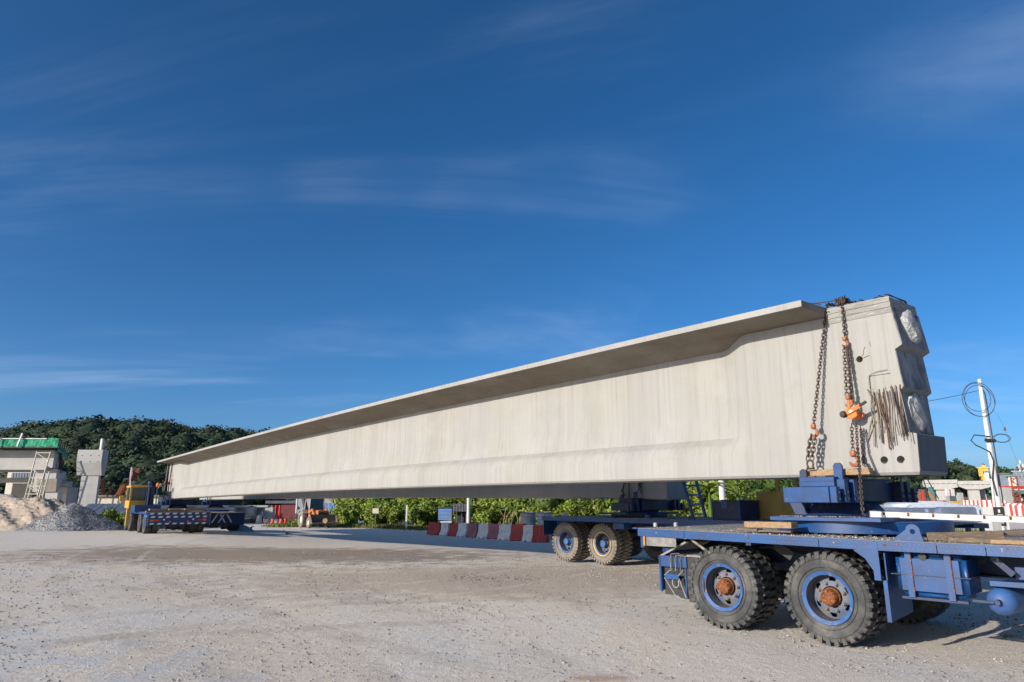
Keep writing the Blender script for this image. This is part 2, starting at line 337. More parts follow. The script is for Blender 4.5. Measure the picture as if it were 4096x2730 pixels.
def pebbles(name, pts, sizes, mat, seed=3):
    rs = np.random.RandomState(seed); n = len(pts)
    base = np.array([(1, 0, 0), (0, 1, 0), (-1, 0, 0), (0, -1, 0), (0, 0, .7), (0, 0, -.5)], float)
    fc = np.array([(0, 1, 4), (1, 2, 4), (2, 3, 4), (3, 0, 4), (1, 0, 5), (2, 1, 5), (3, 2, 5), (0, 3, 5)])
    V = base[None] * (1 + .45 * rs.normal(size=(n, 6, 3)) * .6); a = rs.rand(n) * 6.28; c, s_ = np.cos(a), np.sin(a)
    x = V[:, :, 0] * c[:, None] - V[:, :, 1] * s_[:, None]; y = V[:, :, 0] * s_[:, None] + V[:, :, 1] * c[:, None]
    V = np.stack([x, y, V[:, :, 2]], 2) * np.asarray(sizes)[:, None, None] + np.asarray(pts)[:, None, :]
    F = (fc[None] + (np.arange(n) * 6)[:, None, None]).reshape(-1, 3)
    return npmesh(name, V.reshape(-1, 3), F, mat)

# ------------------------------------------------------------------ ground
def grid_axis(parts):
    r = []
    for a, b, st in parts: r += list(np.arange(a, b, st))
    return np.array(r + [parts[-1][1]])
gx = grid_axis([(-2500, -200, 300), (-200, -60, 20), (-60, -8, 2), (-8, 8, .16), (8, 60, 2), (60, 200, 20), (200, 2500, 300)])
gy = grid_axis([(-300, -20, 40), (-20, 1.6, 3), (1.6, 16, .16), (16, 80, 1.5), (80, 300, 20), (300, 4000, 400)])
XX, YY = np.meshgrid(gx, gy); ZZ = np.zeros_like(XX)
rsg = np.random.RandomState(5)
for i in range(XX.shape[0]):
    for j in range(XX.shape[1]):
        ZZ[i, j] = zg(XX[i, j], YY[i, j])
near = (np.abs(XX) < 9) & (YY < 17) & (YY > 1)
ruts = .006 * np.sin((XX * .8 + YY * .5) * 2.3 + .5 * np.sin(YY)) + .004 * rsg.normal(size=XX.shape)
ZZ += np.where(near, ruts, 0)
nyg, nxg = XX.shape; idx = np.arange(nyg * nxg).reshape(nyg, nxg)
F = np.stack([idx[:-1, :-1], idx[:-1, 1:], idx[1:, 1:], idx[1:, :-1]], -1).reshape(-1, 4)
def ground_mat():
    m = bpy.data.materials.new('gravelly_ground'); m.use_nodes = True; t = m.node_tree; b = t.nodes['Principled BSDF']; L = t.links.new
    g = N(t, 'ShaderNodeNewGeometry')
    def nz(sc, st=(1, 1, 1), det=6, ro=.6, di=0, rot=0, loc=(0, 0, 0)):
        mp = N(t, 'ShaderNodeMapping'); mp.inputs['Scale'].default_value = st; mp.inputs['Rotation'].default_value = (0, 0, rot); mp.inputs['Location'].default_value = loc; L(g.outputs['Position'], mp.inputs[0])
        n = N(t, 'ShaderNodeTexNoise'); n.inputs['Scale'].default_value = sc; n.inputs['Detail'].default_value = det; n.inputs['Roughness'].default_value = ro; n.inputs['Distortion'].default_value = di
        L(mp.outputs[0], n.inputs['Vector']); return n.outputs['Fac']
    def rg(s, a, bb, o0=0, o1=1):
        r = N(t, 'ShaderNodeMapRange'); r.inputs[1].default_value = a; r.inputs[2].default_value = bb; r.inputs[3].default_value = o0; r.inputs[4].default_value = o1; L(s, r.inputs[0]); return r.outputs[0]
    def mixc(f, a, c):
        x = N(t, 'ShaderNodeMixRGB'); L(f, x.inputs[0])
        if isinstance(a, tuple): x.inputs[1].default_value = (*a, 1)
        else: L(a, x.inputs[1])
        if isinstance(c, tuple): x.inputs[2].default_value = (*c, 1)
        else: L(c, x.inputs[2])
        return x.outputs[0]
    def dist(cx, cy, r0, r1, sx=1, sy=1):
        mp = N(t, 'ShaderNodeMapping'); mp.inputs['Location'].default_value = (-cx * sx, -cy * sy, 0); mp.inputs['Scale'].default_value = (sx, sy, 0); L(g.outputs['Position'], mp.inputs[0])
        ln = N(t, 'ShaderNodeVectorMath', operation='LENGTH'); L(mp.outputs[0], ln.inputs[0])
        a = N(t, 'ShaderNodeMath', operation='ADD'); L(ln.outputs['Value'], a.inputs[0]); L(rg(nz(1.3, det=8, ro=.7), .3, .7, -1.0 * (r1 - r0), 1.0 * (r1 - r0)), a.inputs[1])
        return rg(a.outputs[0], r0, r1, 1, 0)
    tan = (.76, .645, .515); grey = (.74, .685, .61); blue = (.60, .61, .615); pink = (.76, .68, .585)
    col = mixc(rg(nz(.35, (1, .6, 1), 7, .62, .6, .5), .40, .62), grey, tan)
    col = mixc(rg(nz(.5, (1, .45, 1), 5, .6, .3, .55, (7, 2, 0)), .5, .68, 0, .7), col, pink)
    col = mixc(dist(-7.5, 2.0, 3.6, 6.2, 1, .75), col, blue)
    col = mixc(rg(nz(1.6, (1, .35, 1), 8, .7, .4, .2, (3, 9, 0)), .60, .74, 0, .5), col, (.42, .335, .26))
    for cx, cy, r in ((-.6, 4.35, .12), (1.55, 3.55, .2), (.25, 3.45, .16), (3.1, 3.9, .14), (-2.3, 5.6, .2), (-3.5, 3.75, .16), (.9, 7.2, .25)):
        col = mixc(dist(cx, cy, r * .5, r * 1.5, 1, 2.2), col, (.62, .43, .27))
    col = mixc(dist(-.35, 15.8, 2.0, 4.2, .5, 1), col, (.56, .46, .36))
    col = mixc(dist(-8.5, 24, 3.0, 5.5, .55, 1), col, (.36, .285, .215))     # damp strip
    col = mixc(dist(-3.5, 22.0, .8, 2.2, .6, 1), col, (.34, .29, .25))
    def arc(cx, cy, r_, w_, o_):
        mp = N(t, 'ShaderNodeMapping'); mp.inputs['Location'].default_value = (-cx, -cy, 0); mp.inputs['Scale'].default_value = (1, 1, 0); L(g.outputs['Position'], mp.inputs[0])
        ln = N(t, 'ShaderNodeVectorMath', operation='LENGTH'); L(mp.outputs[0], ln.inputs[0])
        a = N(t, 'ShaderNodeMath', operation='SUBTRACT'); L(ln.outputs['Value'], a.inputs[0]); a.inputs[1].default_value = r_
        b_ = N(t, 'ShaderNodeMath', operation='ABSOLUTE'); L(a.outputs[0], b_.inputs[0])
        c_ = N(t, 'ShaderNodeMath', operation='MULTIPLY'); L(rg(b_.outputs[0], w_ * .55, w_, 1, 0), c_.inputs[0]); L(rg(nz(.55, det=7, ro=.7, loc=(r_, cx, 0)), .42, .62, 0, o_), c_.inputs[1]); return c_.outputs[0]
    for cx, cy, r_ in ((-30, -8, 32.5), (-30, -8, 34.4), (28, 40, 43.0), (28, 40, 45.0), (12, -40, 52), (12, -40, 54.1), (-60, 60, 73), (-60, 60, 74.9)):
        col = mixc(arc(cx, cy, r_, .26, .5), col, (.47, .40, .33)); col = mixc(arc(cx, cy, r_ + .33, .12, .5), col, (.78, .70, .60))
    fine = nz(60, det=8, ro=.8); col = mixc(rg(fine, .38, .50, .8, 0), col, (.24, .215, .195))
    col = mixc(rg(nz(34, det=8, ro=.75, loc=(3, 1, 0)), .58, .68, 0, .5), col, (.70, .66, .62))
    L(col, b.inputs['Base Color']); b.inputs['Roughness'].default_value = .95; b.inputs['Specular IOR Level'].default_value = .12
    a = N(t, 'ShaderNodeMath', operation='ADD'); L(nz(38, det=8, ro=.75), a.inputs[0]); L(rg(nz(7, det=6), 0, 1, 0, 1.4), a.inputs[1])
    bp = N(t, 'ShaderNodeBump'); bp.inputs['Strength'].default_value = .8; bp.inputs['Distance'].default_value = .024; L(a.outputs[0], bp.inputs['Height']); L(bp.outputs[0], b.inputs['Normal'])
    return m
GROUND = ground_mat()
tag(link('ground', npmesh('ground', np.stack([XX, YY, ZZ], -1).reshape(-1, 3), F, GROUND, True)), kind='structure')
# loose stones on the ground
rs = np.random.RandomState(11); pts = []; szs = []
def stone(x, y, r): pts.append((x, y, zg(x, y) + r * .15)); szs.append(r)
for _ in range(38000):
    y = 2.2 + 20 * rs.rand() ** 1.7; x = (rs.rand() - .5) * 1.75 * (y + 1.5)
    if x > 0 and y > 9 + (x - 3) * -.9 and False: continue
    stone(x, y, .004 + .009 * rs.rand() ** 2.5 * (1 + .08 * y) + (.016 * rs.rand() if rs.rand() < .03 else 0))
for cx, cy, sx, sy, n, r in ((-1.35, 5.15, .45, .2, 700, .010), (2.75, 4.35, .32, .12, 260, .010), (-3.6, 16.2, 2.0, .9, 900, .015), (-6.2, 24, 2.4, .7, 500, .02), (-2.2, 4.0, .8, .3, 260, .009), (1.2, 19.5, 2.6, .7, 500, .016), (-5, 6.5, 1.2, .5, 300, .01), (-1.3, 11.5, 2.2, .8, 500, .013), (3.4, 3.5, .9, .35, 400, .008), (-.35, 16, 1.6, .4, 300, .02)):
    for _ in range(n): stone(cx + sx * rs.normal(), cy + sy * rs.normal(), r * (.35 + 1.1 * rs.rand() ** 2))
tag(link('loose_gravel', pebbles('loose_gravel', pts, szs, STONES)), 'small loose stones scattered over the pale yard', 'gravel', kind='stuff')

# ------------------------------------------------------------------ wooded hill
def interp(x, xs, ys): return float(np.interp(x, xs, ys))
RX = [-700, -200, 0, 60, 170, 330, 600, 760, 850, 1050, 1500, 2100, 2700]; RY = [1830, 1800, 1784, 1774, 1738, 1712, 1712, 1734, 1748, 1758, 1800, 1910, 1985]
hv = []; hf = []; blobs = []; nu, nv_ = 60, 14
for i in range(nu + 1):
    px = -700 + 3400 * i / nu
    for j in range(nv_ + 1):
        t = j / nv_; y = 150 + 130 * t; top = at(px, interp(px, RX, RY), 270).z
        zz = -1 + (top - 3.5) * math.sin(min(1, t / .92) * PI / 2) ** 1.15 - (4 if t > .95 else 0)
        x = (px - 2048) / FPX * y * 1.03; hv.append((x, y, zz))
for i in range(nu):
    for j in range(nv_): a = i * (nv_ + 1) + j; hf.append((a, a + nv_ + 1, a + nv_ + 2, a + 1))
mb = MB(); mb.add(hv, hf); o = single('hill', mb, DIRT, None, None, kind='structure')
rs = np.random.RandomState(2)
for _ in range(850):
    px = -700 + 3100 * rs.rand(); t = rs.rand() ** .8; y = 146 + 122 * t; top = at(px, interp(px, RX, RY), 270).z
    zz = -1 + (top - 3.5) * math.sin(min(1, t / .92) * PI / 2) ** 1.15
    r = 3.4 + 3.4 * rs.rand() ** 1.3; x = (px - 2048) / FPX * y * 1.03
    blobs.append((x, y, zz + r * .25, r * 1.05, r, r * .85))
for k in range(110):
    px = -650 + 2700 * k / 110 + 20 * rs.rand(); r = 3 + 2.2 * rs.rand(); top = at(px, interp(px, RX, RY), 268)
    blobs.append((top.x, 268, top.z - 3.2 + 1.6 * rs.rand(), r, r, r))
tag(leafobj('hill_forest', blobs, 330, .42, FOREST, seed=4, core=.86, up=.25, shell=.16, aspect=.8, lumpy=.5), 'dark green forest covering the long hill', 'forest', kind='stuff')

# ------------------------------------------------------------------ girders
G1 = Frame(5.11, 8.57, 38); M2 = Frame(1.76, 20.02, 40)
def girder(name, label, fr, off, L, zbf, zsf, W, ov, fl0, fl1, detail):
    root = thing(name, label, 'bridge girder', fr.w(off, 0, 0), fr.rot, 'precast girders on trailers')
    c = W / 2; REC = .28
    lev = [(0, .09, 0), (.035, .07, 0), (.36, .055, 0), (.513, .05, .22), (.535, .168, .30), (.64, .17, .82), (1.07, .19, 1), (1.11, .131, 1), (1.62, .175, 1), (1.67, .082, 1), (1.96, .13, 1), (2.22, .165, 1)]
    def ring(s, f, first=False, far=False):
        zb, zs = zbf(s), zsf(s); k = (zs - zb) / 2.22; A = []; B = []
        for t, s0, rf in lev:
            x = REC * rf * f + (.03 if t == 0 else 0); y = s0 if first else s
            A.append((x, y, zb + t * k)); B.append((W - x, y, zb + t * k))
        return A + B[::-1]
    st = [(None, 0), (.5, 0), (1.4, 0), (2.3, 0), (2.45, .12), (2.65, .5), (2.85, .88), (3.0, 1)] + [(float(v), 1) for v in np.arange(4, L - 3.5, 1.5)] + [(L - 3.0, 1), (L - 2.65, .5), (L - 2.3, 0), (L, 0)]
    m = len(lev) * 2; mb = MB(); vs = []; fs = []
    for i, (s, f) in enumerate(st): vs += ring(s if s is not None else .1, f, s is None)
    for i in range(len(st) - 1):
        for k in range(m): l = (k + 1) % m; fs.append((i * m + k, i * m + l, (i + 1) * m + l, (i + 1) * m + k))
    h = len(lev); e = (len(st) - 1) * m
    for k in range(h - 1):
        fs.append((k, m - 1 - k, m - 2 - k, k + 1)); fs.append((e + k, e + k + 1, e + m - 2 - k, e + m - 1 - k))
    mb.add(vs, fs)
    body = part('web', mb, CONC, root)
    if detail:                                             # duct holes and the shallow rod recess are cut into the concrete
        cut = MB()
        for y, z, r in ((.64, 3.543, .052), (.479, 2.186, .056), (.276, 2.183, .056)): cut.lathe([(r * .86, -.1), (r * .86, .15)], 24, (0, y, z), 'x')
        cut.box(-.05, .018, .27, .55, 2.34, 3.30)
        co = bpy.data.objects.new('cutter', cut.mesh(CONC)); COL.objects.link(co)
        co.matrix_world = root.matrix_basis.copy()
        md = body.modifiers.new('cut', 'BOOLEAN'); md.object = co; md.solver = 'EXACT'
        bpy.context.view_layer.update()
        ev = body.evaluated_get(bpy.context.evaluated_depsgraph_get()); me = bpy.data.meshes.new_from_object(ev)
        body.modifiers.clear(); body.data = me; bpy.data.objects.remove(co)
        me.polygons.foreach_set('use_smooth', [True] * len(me.polygons)); me.set_sharp_from_angle(angle=math.radians(32))
    # deck flange
    mb = MB(); vs = []; fs = []; sl = [fl0] + [float(v) for v in np.arange(fl0 + 1, fl1 - .5, 1.5)] + [fl1]
    for s in sl:
        zs = zsf(s) + .003
        vs += [(-ov, s, zs + .055), (-ov, s, zs + .138), (W / 2, s, zs + .148), (W + ov, s, zs + .138), (W + ov, s, zs + .055), (W - .012, s, zs), (W - .29, s, zs - .15), (.29, s, zs - .15), (.012, s, zs)]
    for i in range(len(sl) - 1):
        for k in range(9): l = (k + 1) % 9; fs.append((i * 9 + k, i * 9 + l, (i + 1) * 9 + l, (i + 1) * 9 + k))
    fs += [tuple(range(9)), tuple((len(sl) - 1) * 9 + k for k in range(9))[::-1]]
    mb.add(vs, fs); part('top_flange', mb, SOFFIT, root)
    mb = MB(); vs = []; fs = []                             # smooth pale shutter face along the near edge
    for s in sl: zs = zsf(s) + .003; vs += [(-ov - .006, s, zs + .052), (-ov - .006, s, zs + .141), (-ov + .02, s, zs + .143), (-ov + .02, s, zs + .05)]
    for i in range(len(sl) - 1):
        for k in range(4): l = (k + 1) % 4; fs.append((i * 4 + k, i * 4 + l, (i + 1) * 4 + l, (i + 1) * 4 + k))
    fs += [(0, 1, 2, 3), tuple((len(sl) - 1) * 4 + k for k in (3, 2, 1, 0))]
    mb.add(vs, fs); part('flange_edge', mb, CONC, root)
    z0 = zsf(.5)
    mb = MB(); mb.prism([(.17, z0 + .002), (.185, z0 + .125), (fl0 - .003, z0 + .14), (fl0 - .003, z0 + .002)], .004, W - .004, 'x'); part('end_upstand', mb, ROUGHC, root)
    mb = MB()                                              # board-marked band down the top of the end block
    for i in range(3): mb.box(-.008 - .003 * (i % 2), .004, .15 + .006 * i, fl0 - .02, z0 - .10 + .075 * i, z0 - .032 + .075 * i)
    part('board_marked_band', mb, ROUGHC, root)
    # stirrup hoops along the top
    hp = MB(); hp.tube([(.12, 0, 0), (.12, 0, .05), (.16, 0, .068), (W - .16, 0, .068), (W - .12, 0, .05), (W - .12, 0, 0)], .009, 6); hm = hp.mesh(REBAR, smooth=True)
    for s in (.22, .26, .36, .42, .62, .66, .72, .86, .9, .98): link('rebar_hoop', hm, root, Matrix.Translation((random.uniform(-.02, .02), s, z0 + .125 + random.uniform(-.01, .012))) @ Matrix.Rotation(random.uniform(-.12, .12), 4, 'Z'))
    hp = MB()
    for s in np.arange(fl0 + 3, fl1, .45): z = zsf(s) + .14; hp.tube([(.2, s, z), (.2, s, z + .07), (W - .2, s, z + .07), (W - .2, s, z)], .01, 4)
    o = part('deck_stirrups', hp, REBAR, root); o['kind'] = 'stuff'
    if detail:
        part('protruding_bar', MB().tube([(-.30, 1.35, z0 + .15), (-.22, 1.22, z0 + .20), (.05, .88, z0 + .24)], .009, 6), REBAR, root)
        part('protruding_bar', MB().tube([(-.42, 1.16, z0 + .135), (-.40, 1.12, z0 + .175), (-.25, 1.0, z0 + .16), (-.22, .98, z0 + .14)], .008, 6), REBAR, root)
        # anchor faces on the stepped end, with white grout lumps
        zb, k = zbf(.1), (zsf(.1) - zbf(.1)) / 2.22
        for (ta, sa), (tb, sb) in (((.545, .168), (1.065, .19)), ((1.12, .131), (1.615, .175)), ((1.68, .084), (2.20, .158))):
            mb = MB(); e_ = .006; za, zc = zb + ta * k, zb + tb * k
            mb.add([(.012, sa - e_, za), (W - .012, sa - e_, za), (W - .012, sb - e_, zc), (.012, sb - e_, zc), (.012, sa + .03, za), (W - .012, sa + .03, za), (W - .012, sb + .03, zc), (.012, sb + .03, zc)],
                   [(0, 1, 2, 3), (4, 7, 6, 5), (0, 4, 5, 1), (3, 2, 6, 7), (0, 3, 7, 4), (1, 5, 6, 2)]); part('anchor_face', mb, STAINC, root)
        za, zc = zb + .05 * k, zb + .50 * k; mb = MB(); mb.add([(.006, .064, za), (W - .006, .064, za), (W - .006, .046, zc), (.006, .046, zc), (.006, .1, za), (W - .006, .1, za), (W - .006, .1, zc), (.006, .1, zc)], [(0, 1, 2, 3), (4, 7, 6, 5), (0, 4, 5, 1), (3, 2, 6, 7), (0, 3, 7, 4), (1, 5, 6, 2)]); part('end_shade_plate', mb, END_SHADE, root)  # thin dark plate standing in for shade on the lower end face
        for cx, cz, cy, rx, rz in ((.40, 3.93, .10, .19, .23), (.38, 2.80, .165, .19, .24)):
            bm = bmesh.new(); bmesh.ops.create_icosphere(bm, subdivisions=4, radius=1)
            for v in bm.verts:
                c_ = v.co; n_ = .14 * math.sin(c_.x * 3 + cz) * math.sin(c_.z * 4) + .05 * math.sin(c_.x * 8 + c_.z * 6) + .02 * math.sin(c_.z * 17 + c_.x * 13)
                q = 1 + n_; v.co = Vector((cx + c_.x * rx * q + .10 * -c_.z * .6, cy + c_.y * .075 * q, cz + c_.z * rz * q))
            me = bpy.data.meshes.new('grout_lump'); bm.to_mesh(me); bm.free(); me.materials.append(GROUT); me.polygons.foreach_set('use_smooth', [True] * len(me.polygons)); link('grout_lump', me, root)
        # bundle of cement-splashed bars tied in the recess
        rr = random.Random(3)
        for i in range(20):
            y0 = .50 - .018 * i + rr.uniform(-.04, .04); zt = 3.13 - rr.uniform(0, .12); zl = 2.36 + rr.uniform(-.06, .22); yy = y0 + rr.uniform(-.12, .06); x = -.03 - .018 * (i % 4)
            part('steel_rod', MB().tube([(x - .03 * rr.random(), y0, zt), (x - .01, y0 * .7 + yy * .3 + rr.uniform(-.015, .015), zt * .7 + zl * .3), (x - .0, y0 * .35 + yy * .65 + rr.uniform(-.015, .015), zt * .35 + zl * .65), (x + .01, yy, zl)], .0065 + .0035 * (i % 3 == 0), 6), RODM if i % 3 else REBAR, root, smooth=True)
        for a, b in (((-.03, .57, 3.12), (-.02, .42, 2.7)), ((-.09, .53, 2.72), (-.02, .66, 2.42))): part('steel_rod', MB().tube([a, b], .009, 6), RODM, root)
        # crack lines and the rough slot round the recess: thin real grooves of dark filler
        mb = MB(); pth = [(-.002, .548, 2.95), (-.004, .553, 3.10), (-.003, .55, 3.24), (-.004, .545, 3.30), (-.003, .50, 3.325), (-.004, .42, 3.34), (-.002, .30, 3.345)]
        mb.tube(pth, .011, 5); part('rough_slot', mb, ROUGHC, root)
        mb = MB(); mb.tube([(0, .60, 3.58), (-.001, .575, 3.61), (-.001, .57, 3.66), (0, .545, 3.70)], .004, 4); mb.tube([(0, .59, 3.55), (-.001, .54, 3.565), (0, .50, 3.57)], .004, 4); mb.tube([(0, .47, 3.69), (0, .48, 3.76)], .003, 4)
        part('crack', mb, BLACK, root)
    return root
_s = [0, 5, 12, 18.3, 29.5, 41.2]; _zb = np.polyfit(_s, [1.985, 2.025, 2.018, 1.992, 1.913, 1.784], 3)
_t = [0, 3, 8, 17, 24.5, 41.3]; _zt = np.polyfit(_t, [4.2, 4.222, 4.232, 4.19, 4.09, 3.825], 3)
g1 = girder('bridge_girder', 'long pale concrete girder filling the view, chained to the near blue trailer', G1, 0, 41.2, lambda s: float(np.polyval(_zb, s)), lambda s: float(np.polyval(_zt, s)), .86, .65, 1.03, 41.5, True)
# names on the far end of the girder: faint red stencil marks
rd = material('faded_red_stencil', (.55, .25, .22), (.5, .2, .17))
for r_ in range(3):
    for k in range(4 - (r_ == 0)):
        mb = MB(); y = 39.95 + .14 * k; z = 3.05 - .25 * r_ - .02
        mb.box(-.006, .002, y, y + .03, z, z + .15); mb.box(-.006, .002, y + .0301, y + .09, z + .12, z + .15); mb.box(-.006, .002, y + .0301, y + .09, z + .06, z + .08); part('stencil_mark', mb, rd, g1)
g2off = 1.0; s20 = -2.6
def zb2(s): return float(np.interp(s, [0, 2, 14, 33, 42], [1.70, 1.735, 1.80, 1.777, 1.755]))
g2 = girder('bridge_girder', 'second concrete girder standing in the shade behind the long one', Frame(*M2.w(0, s20, 0).xy, 40), g2off, 41.6, zb2, lambda s: zb2(s) + 2.15, .86, .65, 1.03, 41.8, False)

# ------------------------------------------------------------------ wheels and trailers
def tyre_mb(R=.54, W=.29, rim=.305, lugs=32, big=True):
    mb = MB(); h = W / 2
    prof = [(rim - .01, -h * .72), (rim + .02, -h * .86), (rim + .07, -h * .98), (R - .12, -h * 1.0), (R - .055, -h * .93), (R - .038, -h * .8), (R - .034, 0), (R - .038, h * .8), (R - .055, h * .93), (R - .12, h * 1.0), (R - .0 - (R - rim - .07), h * .98), (rim + .02, h * .86), (rim - .01, h * .72)]
    mb.lathe(prof, 64 if big else 32, closed=True)
    rr = random.Random(1)
    for k in range(lugs):
        for sgn in (-1, 1):
            t0 = 2 * PI * (k + (.5 if sgn > 0 else 0)) / lugs; dt = 2 * PI / lugs
            def P(r, x, t): return (x * sgn, r * math.cos(t), r * math.sin(t))
            f = .27 + .03 * (k % 2)
            a = [P(R - .085, h * 1.05, t0 - dt * f * .75), P(R - .085, h * 1.05, t0 + dt * f * .75), P(R - .03, h * .05, t0 + dt * (f + .12)), P(R - .03, h * .05, t0 - dt * (f - .14))]
            b = [P(R - .012, h * 1.02, t0 - dt * f), P(R - .012, h * 1.02, t0 + dt * f), P(R, h * .5, t0 + dt * (f + .1)), P(R, h * .07, t0 + dt * (f + .1)), P(R, h * .07, t0 - dt * (f - .14)), P(R, h * .5, t0 - dt * (f - .02))]
            vs = a + b
            fs = [(4, 5, 6, 7, 8, 9), (0, 1, 5, 4), (1, 2, 7, 6, 5), (2, 3, 8, 7), (3, 0, 4, 9, 8)]
            mb.add(vs, fs)
    if big:
        for r_ in (rim + .045, R - .10):
            mb.lathe([(r_, -h * 1.0 - .001), (r_ + .005, -h * 1.0 - .006), (r_ + .010, -h * 1.0 - .001)], 64, closed=True)
        for k in range(40):                                 # moulded ribs on the shoulder
            t = 2 * PI * k / 40
            mb.bar((-h * 1.0 - .001, (R - .088) * math.cos(t), (R - .088) * math.sin(t)), (-h * .97 - .001, (R - .062) * math.cos(t + .01), (R - .062) * math.sin(t + .01)), .006, .008)
    return mb
TY = tyre_mb().mesh(RUBBER, smooth=True, name='tyre'); TYD = tyre_mb().mesh(RUBBERD, smooth=True, name='tyre_dusty')
TYF = tyre_mb(lugs=22, big=False).mesh(RUBBER, smooth=True, name='tyre_far')
def dish(outer=True):
    # wheel disc with oval hand holes: annulus, dropped faces leave real openings
    mb = MB(); n = 96; x = .025; rs_ = [.125, .165, .185, .215, .235, .262]; xs = [x - .02, x - .012, x, x + .02, x + .035, x + .05]
    for r_, xx in zip(rs_, xs):
        for k in range(n): t = 2 * PI * k / n; mb.v.append((xx, r_ * math.cos(t), r_ * math.sin(t)))
    for i in range(5):
        for k in range(n):
            ph = (k % 16); lim = {2: (5, 10), 3: (6, 9)}.get(i)
            if lim and lim[0] <= ph <= lim[1]: continue
            l = (k + 1) % n; mb.f.append((i * n + k, i * n + l, (i + 1) * n + l, (i + 1) * n + k))
    return mb
DISH = dish().mesh(DISCM, smooth=True, name='wheel_disc')
mb = MB(); mb.lathe([(.262, -.112), (.292, -.128), (.305, -.136), (.309, -.128), (.300, -.118), (.280, -.100)], 64, closed=True)
RIM = mb.mesh(BLUEL, smooth=True, name='rim')
mb = MB(); mb.lathe([(.262, .075), (.250, .02), (.257, -.04), (.261, -.1115), (.279, -.0995), (.275, .0), (.280, .08)], 64, closed=True)
BARREL = mb.mesh(DARKBAR, smooth=True, name='rim_barrel')
YRIM = material('chipped_yellow_rim_paint', (.72, .45, .04), (.62, .36, .03), (.14, .18, .36), scale=7, t3=.64, s3=14)
mb = MB(); mb.lathe([(.296, -.135), (.316, -.146), (.322, -.136), (.300, -.122)], 64, closed=True); mb2 = mb
YRING = mb2.mesh(YRIM, smooth=True, name='lock_ring')
mb = MB(); mb.lathe([(.112, .02), (.110, -.02), (.098, -.03), (.093, -.10), (.086, -.112), (.060, -.116), (.0001, -.118)], 32)
for k in range(8): t = 2 * PI * k / 8; mb.lathe([(.012, -.105), (.012, -.124), (.0001, -.126)], 6, (0, .076 * math.cos(t), .076 * math.sin(t)))
HUBR = mb.mesh(RUST, smooth=True, name='hub'); HUBB = mb.mesh(BLUEL, smooth=True, name='hub_blue')
mb = MB(); mb.lathe([(.021, .02), (.021, -.012), (.013, -.015), (.013, -.034), (.0001, -.036)], 6); NUT = mb.mesh(material('nut_steel', (.14, .13, .11), (.2, .1, .05), scale=30, rough=.6), name='lug_nut')
mb = MB(); mb.lathe([(.30, -.12), (.29, .05), (.2, .03), (.14, .0), (.13, -.06), (.0001, -.07)], 24); FARW = mb.mesh(BLUED, smooth=True, name='far_wheel')
def wheel(root, x, y, face=1, detail=2, hub=HUBR, ring=None, ty=TY, spin=0, steer=0, z=.54):
    # x: tyre centre; the dish opens towards -x when face = 1
    M = Matrix.Translation((x, y, z)) @ Matrix.Rotation(steer, 4, 'Z') @ (Matrix.Identity(4) if face > 0 else Matrix.Rotation(PI, 4, 'Z')) @ Matrix.Rotation(spin, 4, 'X')
    if detail == 0:
        wl = link('wheel', FARW, root, M); link('tyre', ty, wl); return wl
    wl = link('wheel', DISH, root, M); link('tyre', ty, wl); link('rim', RIM, wl); link('rim_barrel', BARREL, wl)
    if ring: link('lock_ring', ring, wl)
    link('hub', hub, wl)
    for k in range(8): t = 2 * PI * (k + .5) / 8; link('lug_nut', NUT, wl, Matrix.Translation((0, .158 * math.cos(t), .158 * math.sin(t))))
    return wl
def bolster(root, M, z0, detail=True, mat=BLUE, dark=BLUED):
    # x': across the girder (0 = girder centre), y': along it
    def p(name, mb, m, bev=0, **k): return part(name, mb, m, root, bevel=bev, **k)
    z = z0
    mb = MB(M); mb.lathe([(.62, z - .17), (.50, z - .12), (.42, z - .02), (.46, z + .01)], 32, (0, 0, 0), 'z'); p('pedestal', mb, dark, smooth=True)
    mb = MB(M); mb.box(-.70, .78, -.26, .26, z + .012, z + .30); p('bolster_beam', mb, dark, .006)
    mb = MB(M); mb.box(-.985, -.70, -.30, .34, z, z + .205); p('counter_box', mb, mat, .006)
    mb = MB(M); mb.box(-.82, -.40, -.30, .18, z + .21, z + .335); p('top_box', mb, mat, .005)
    mb = MB(M); mb.box(-.825, -.815, -.30, .18, z + .275, z + .281); p('seam', mb, BLACK)
    for i, x in enumerate((-.955, -.76, -.55, .92, 1.08, 1.24)):
        h = z + (.205 if i in (0, 5) else .30); mb = MB(M); mb.box(x, x + .10, -.385 - .02 * (i % 3), -.262, z, h); p('stiffener_plate', mb, mat if i < 3 else dark, .004)
        for zz in (.05, .13): bo = MB(M); bo.lathe([(.012, -.40 - .02 * (i % 3) - .012), (.012, -.36)], 6, (x + .05, 0, z + zz), 'y'); p('bolt', bo, BLACK)
    mb = MB(M); mb.box(.78, 1.0, -.26, .3, z + .0, z + .28); p('far_box', mb, dark, .005)
    mb = MB(M); mb.box(-.40, .95, -.24, .2, z + .302, z + .332); p('packing_plate', mb, dark)
    # chain lugs
    mb = MB(M); mb.prism([(-.36, z + .02), (-.25, z + .02), (-.24, z + .48), (-.27, z + .515), (-.33, z + .515), (-.36, z + .48)], -.70, -.66, 'x'); p('chain_lug', mb, mat if detail else dark, .004)
    mb = MB(M); mb.prism([(.13, z + .2), (.24, z + .2), (.24, z + .42), (.20, z + .45), (.14, z + .44)], -.70, -.66, 'x'); p('chain_lug', mb, dark, .004)
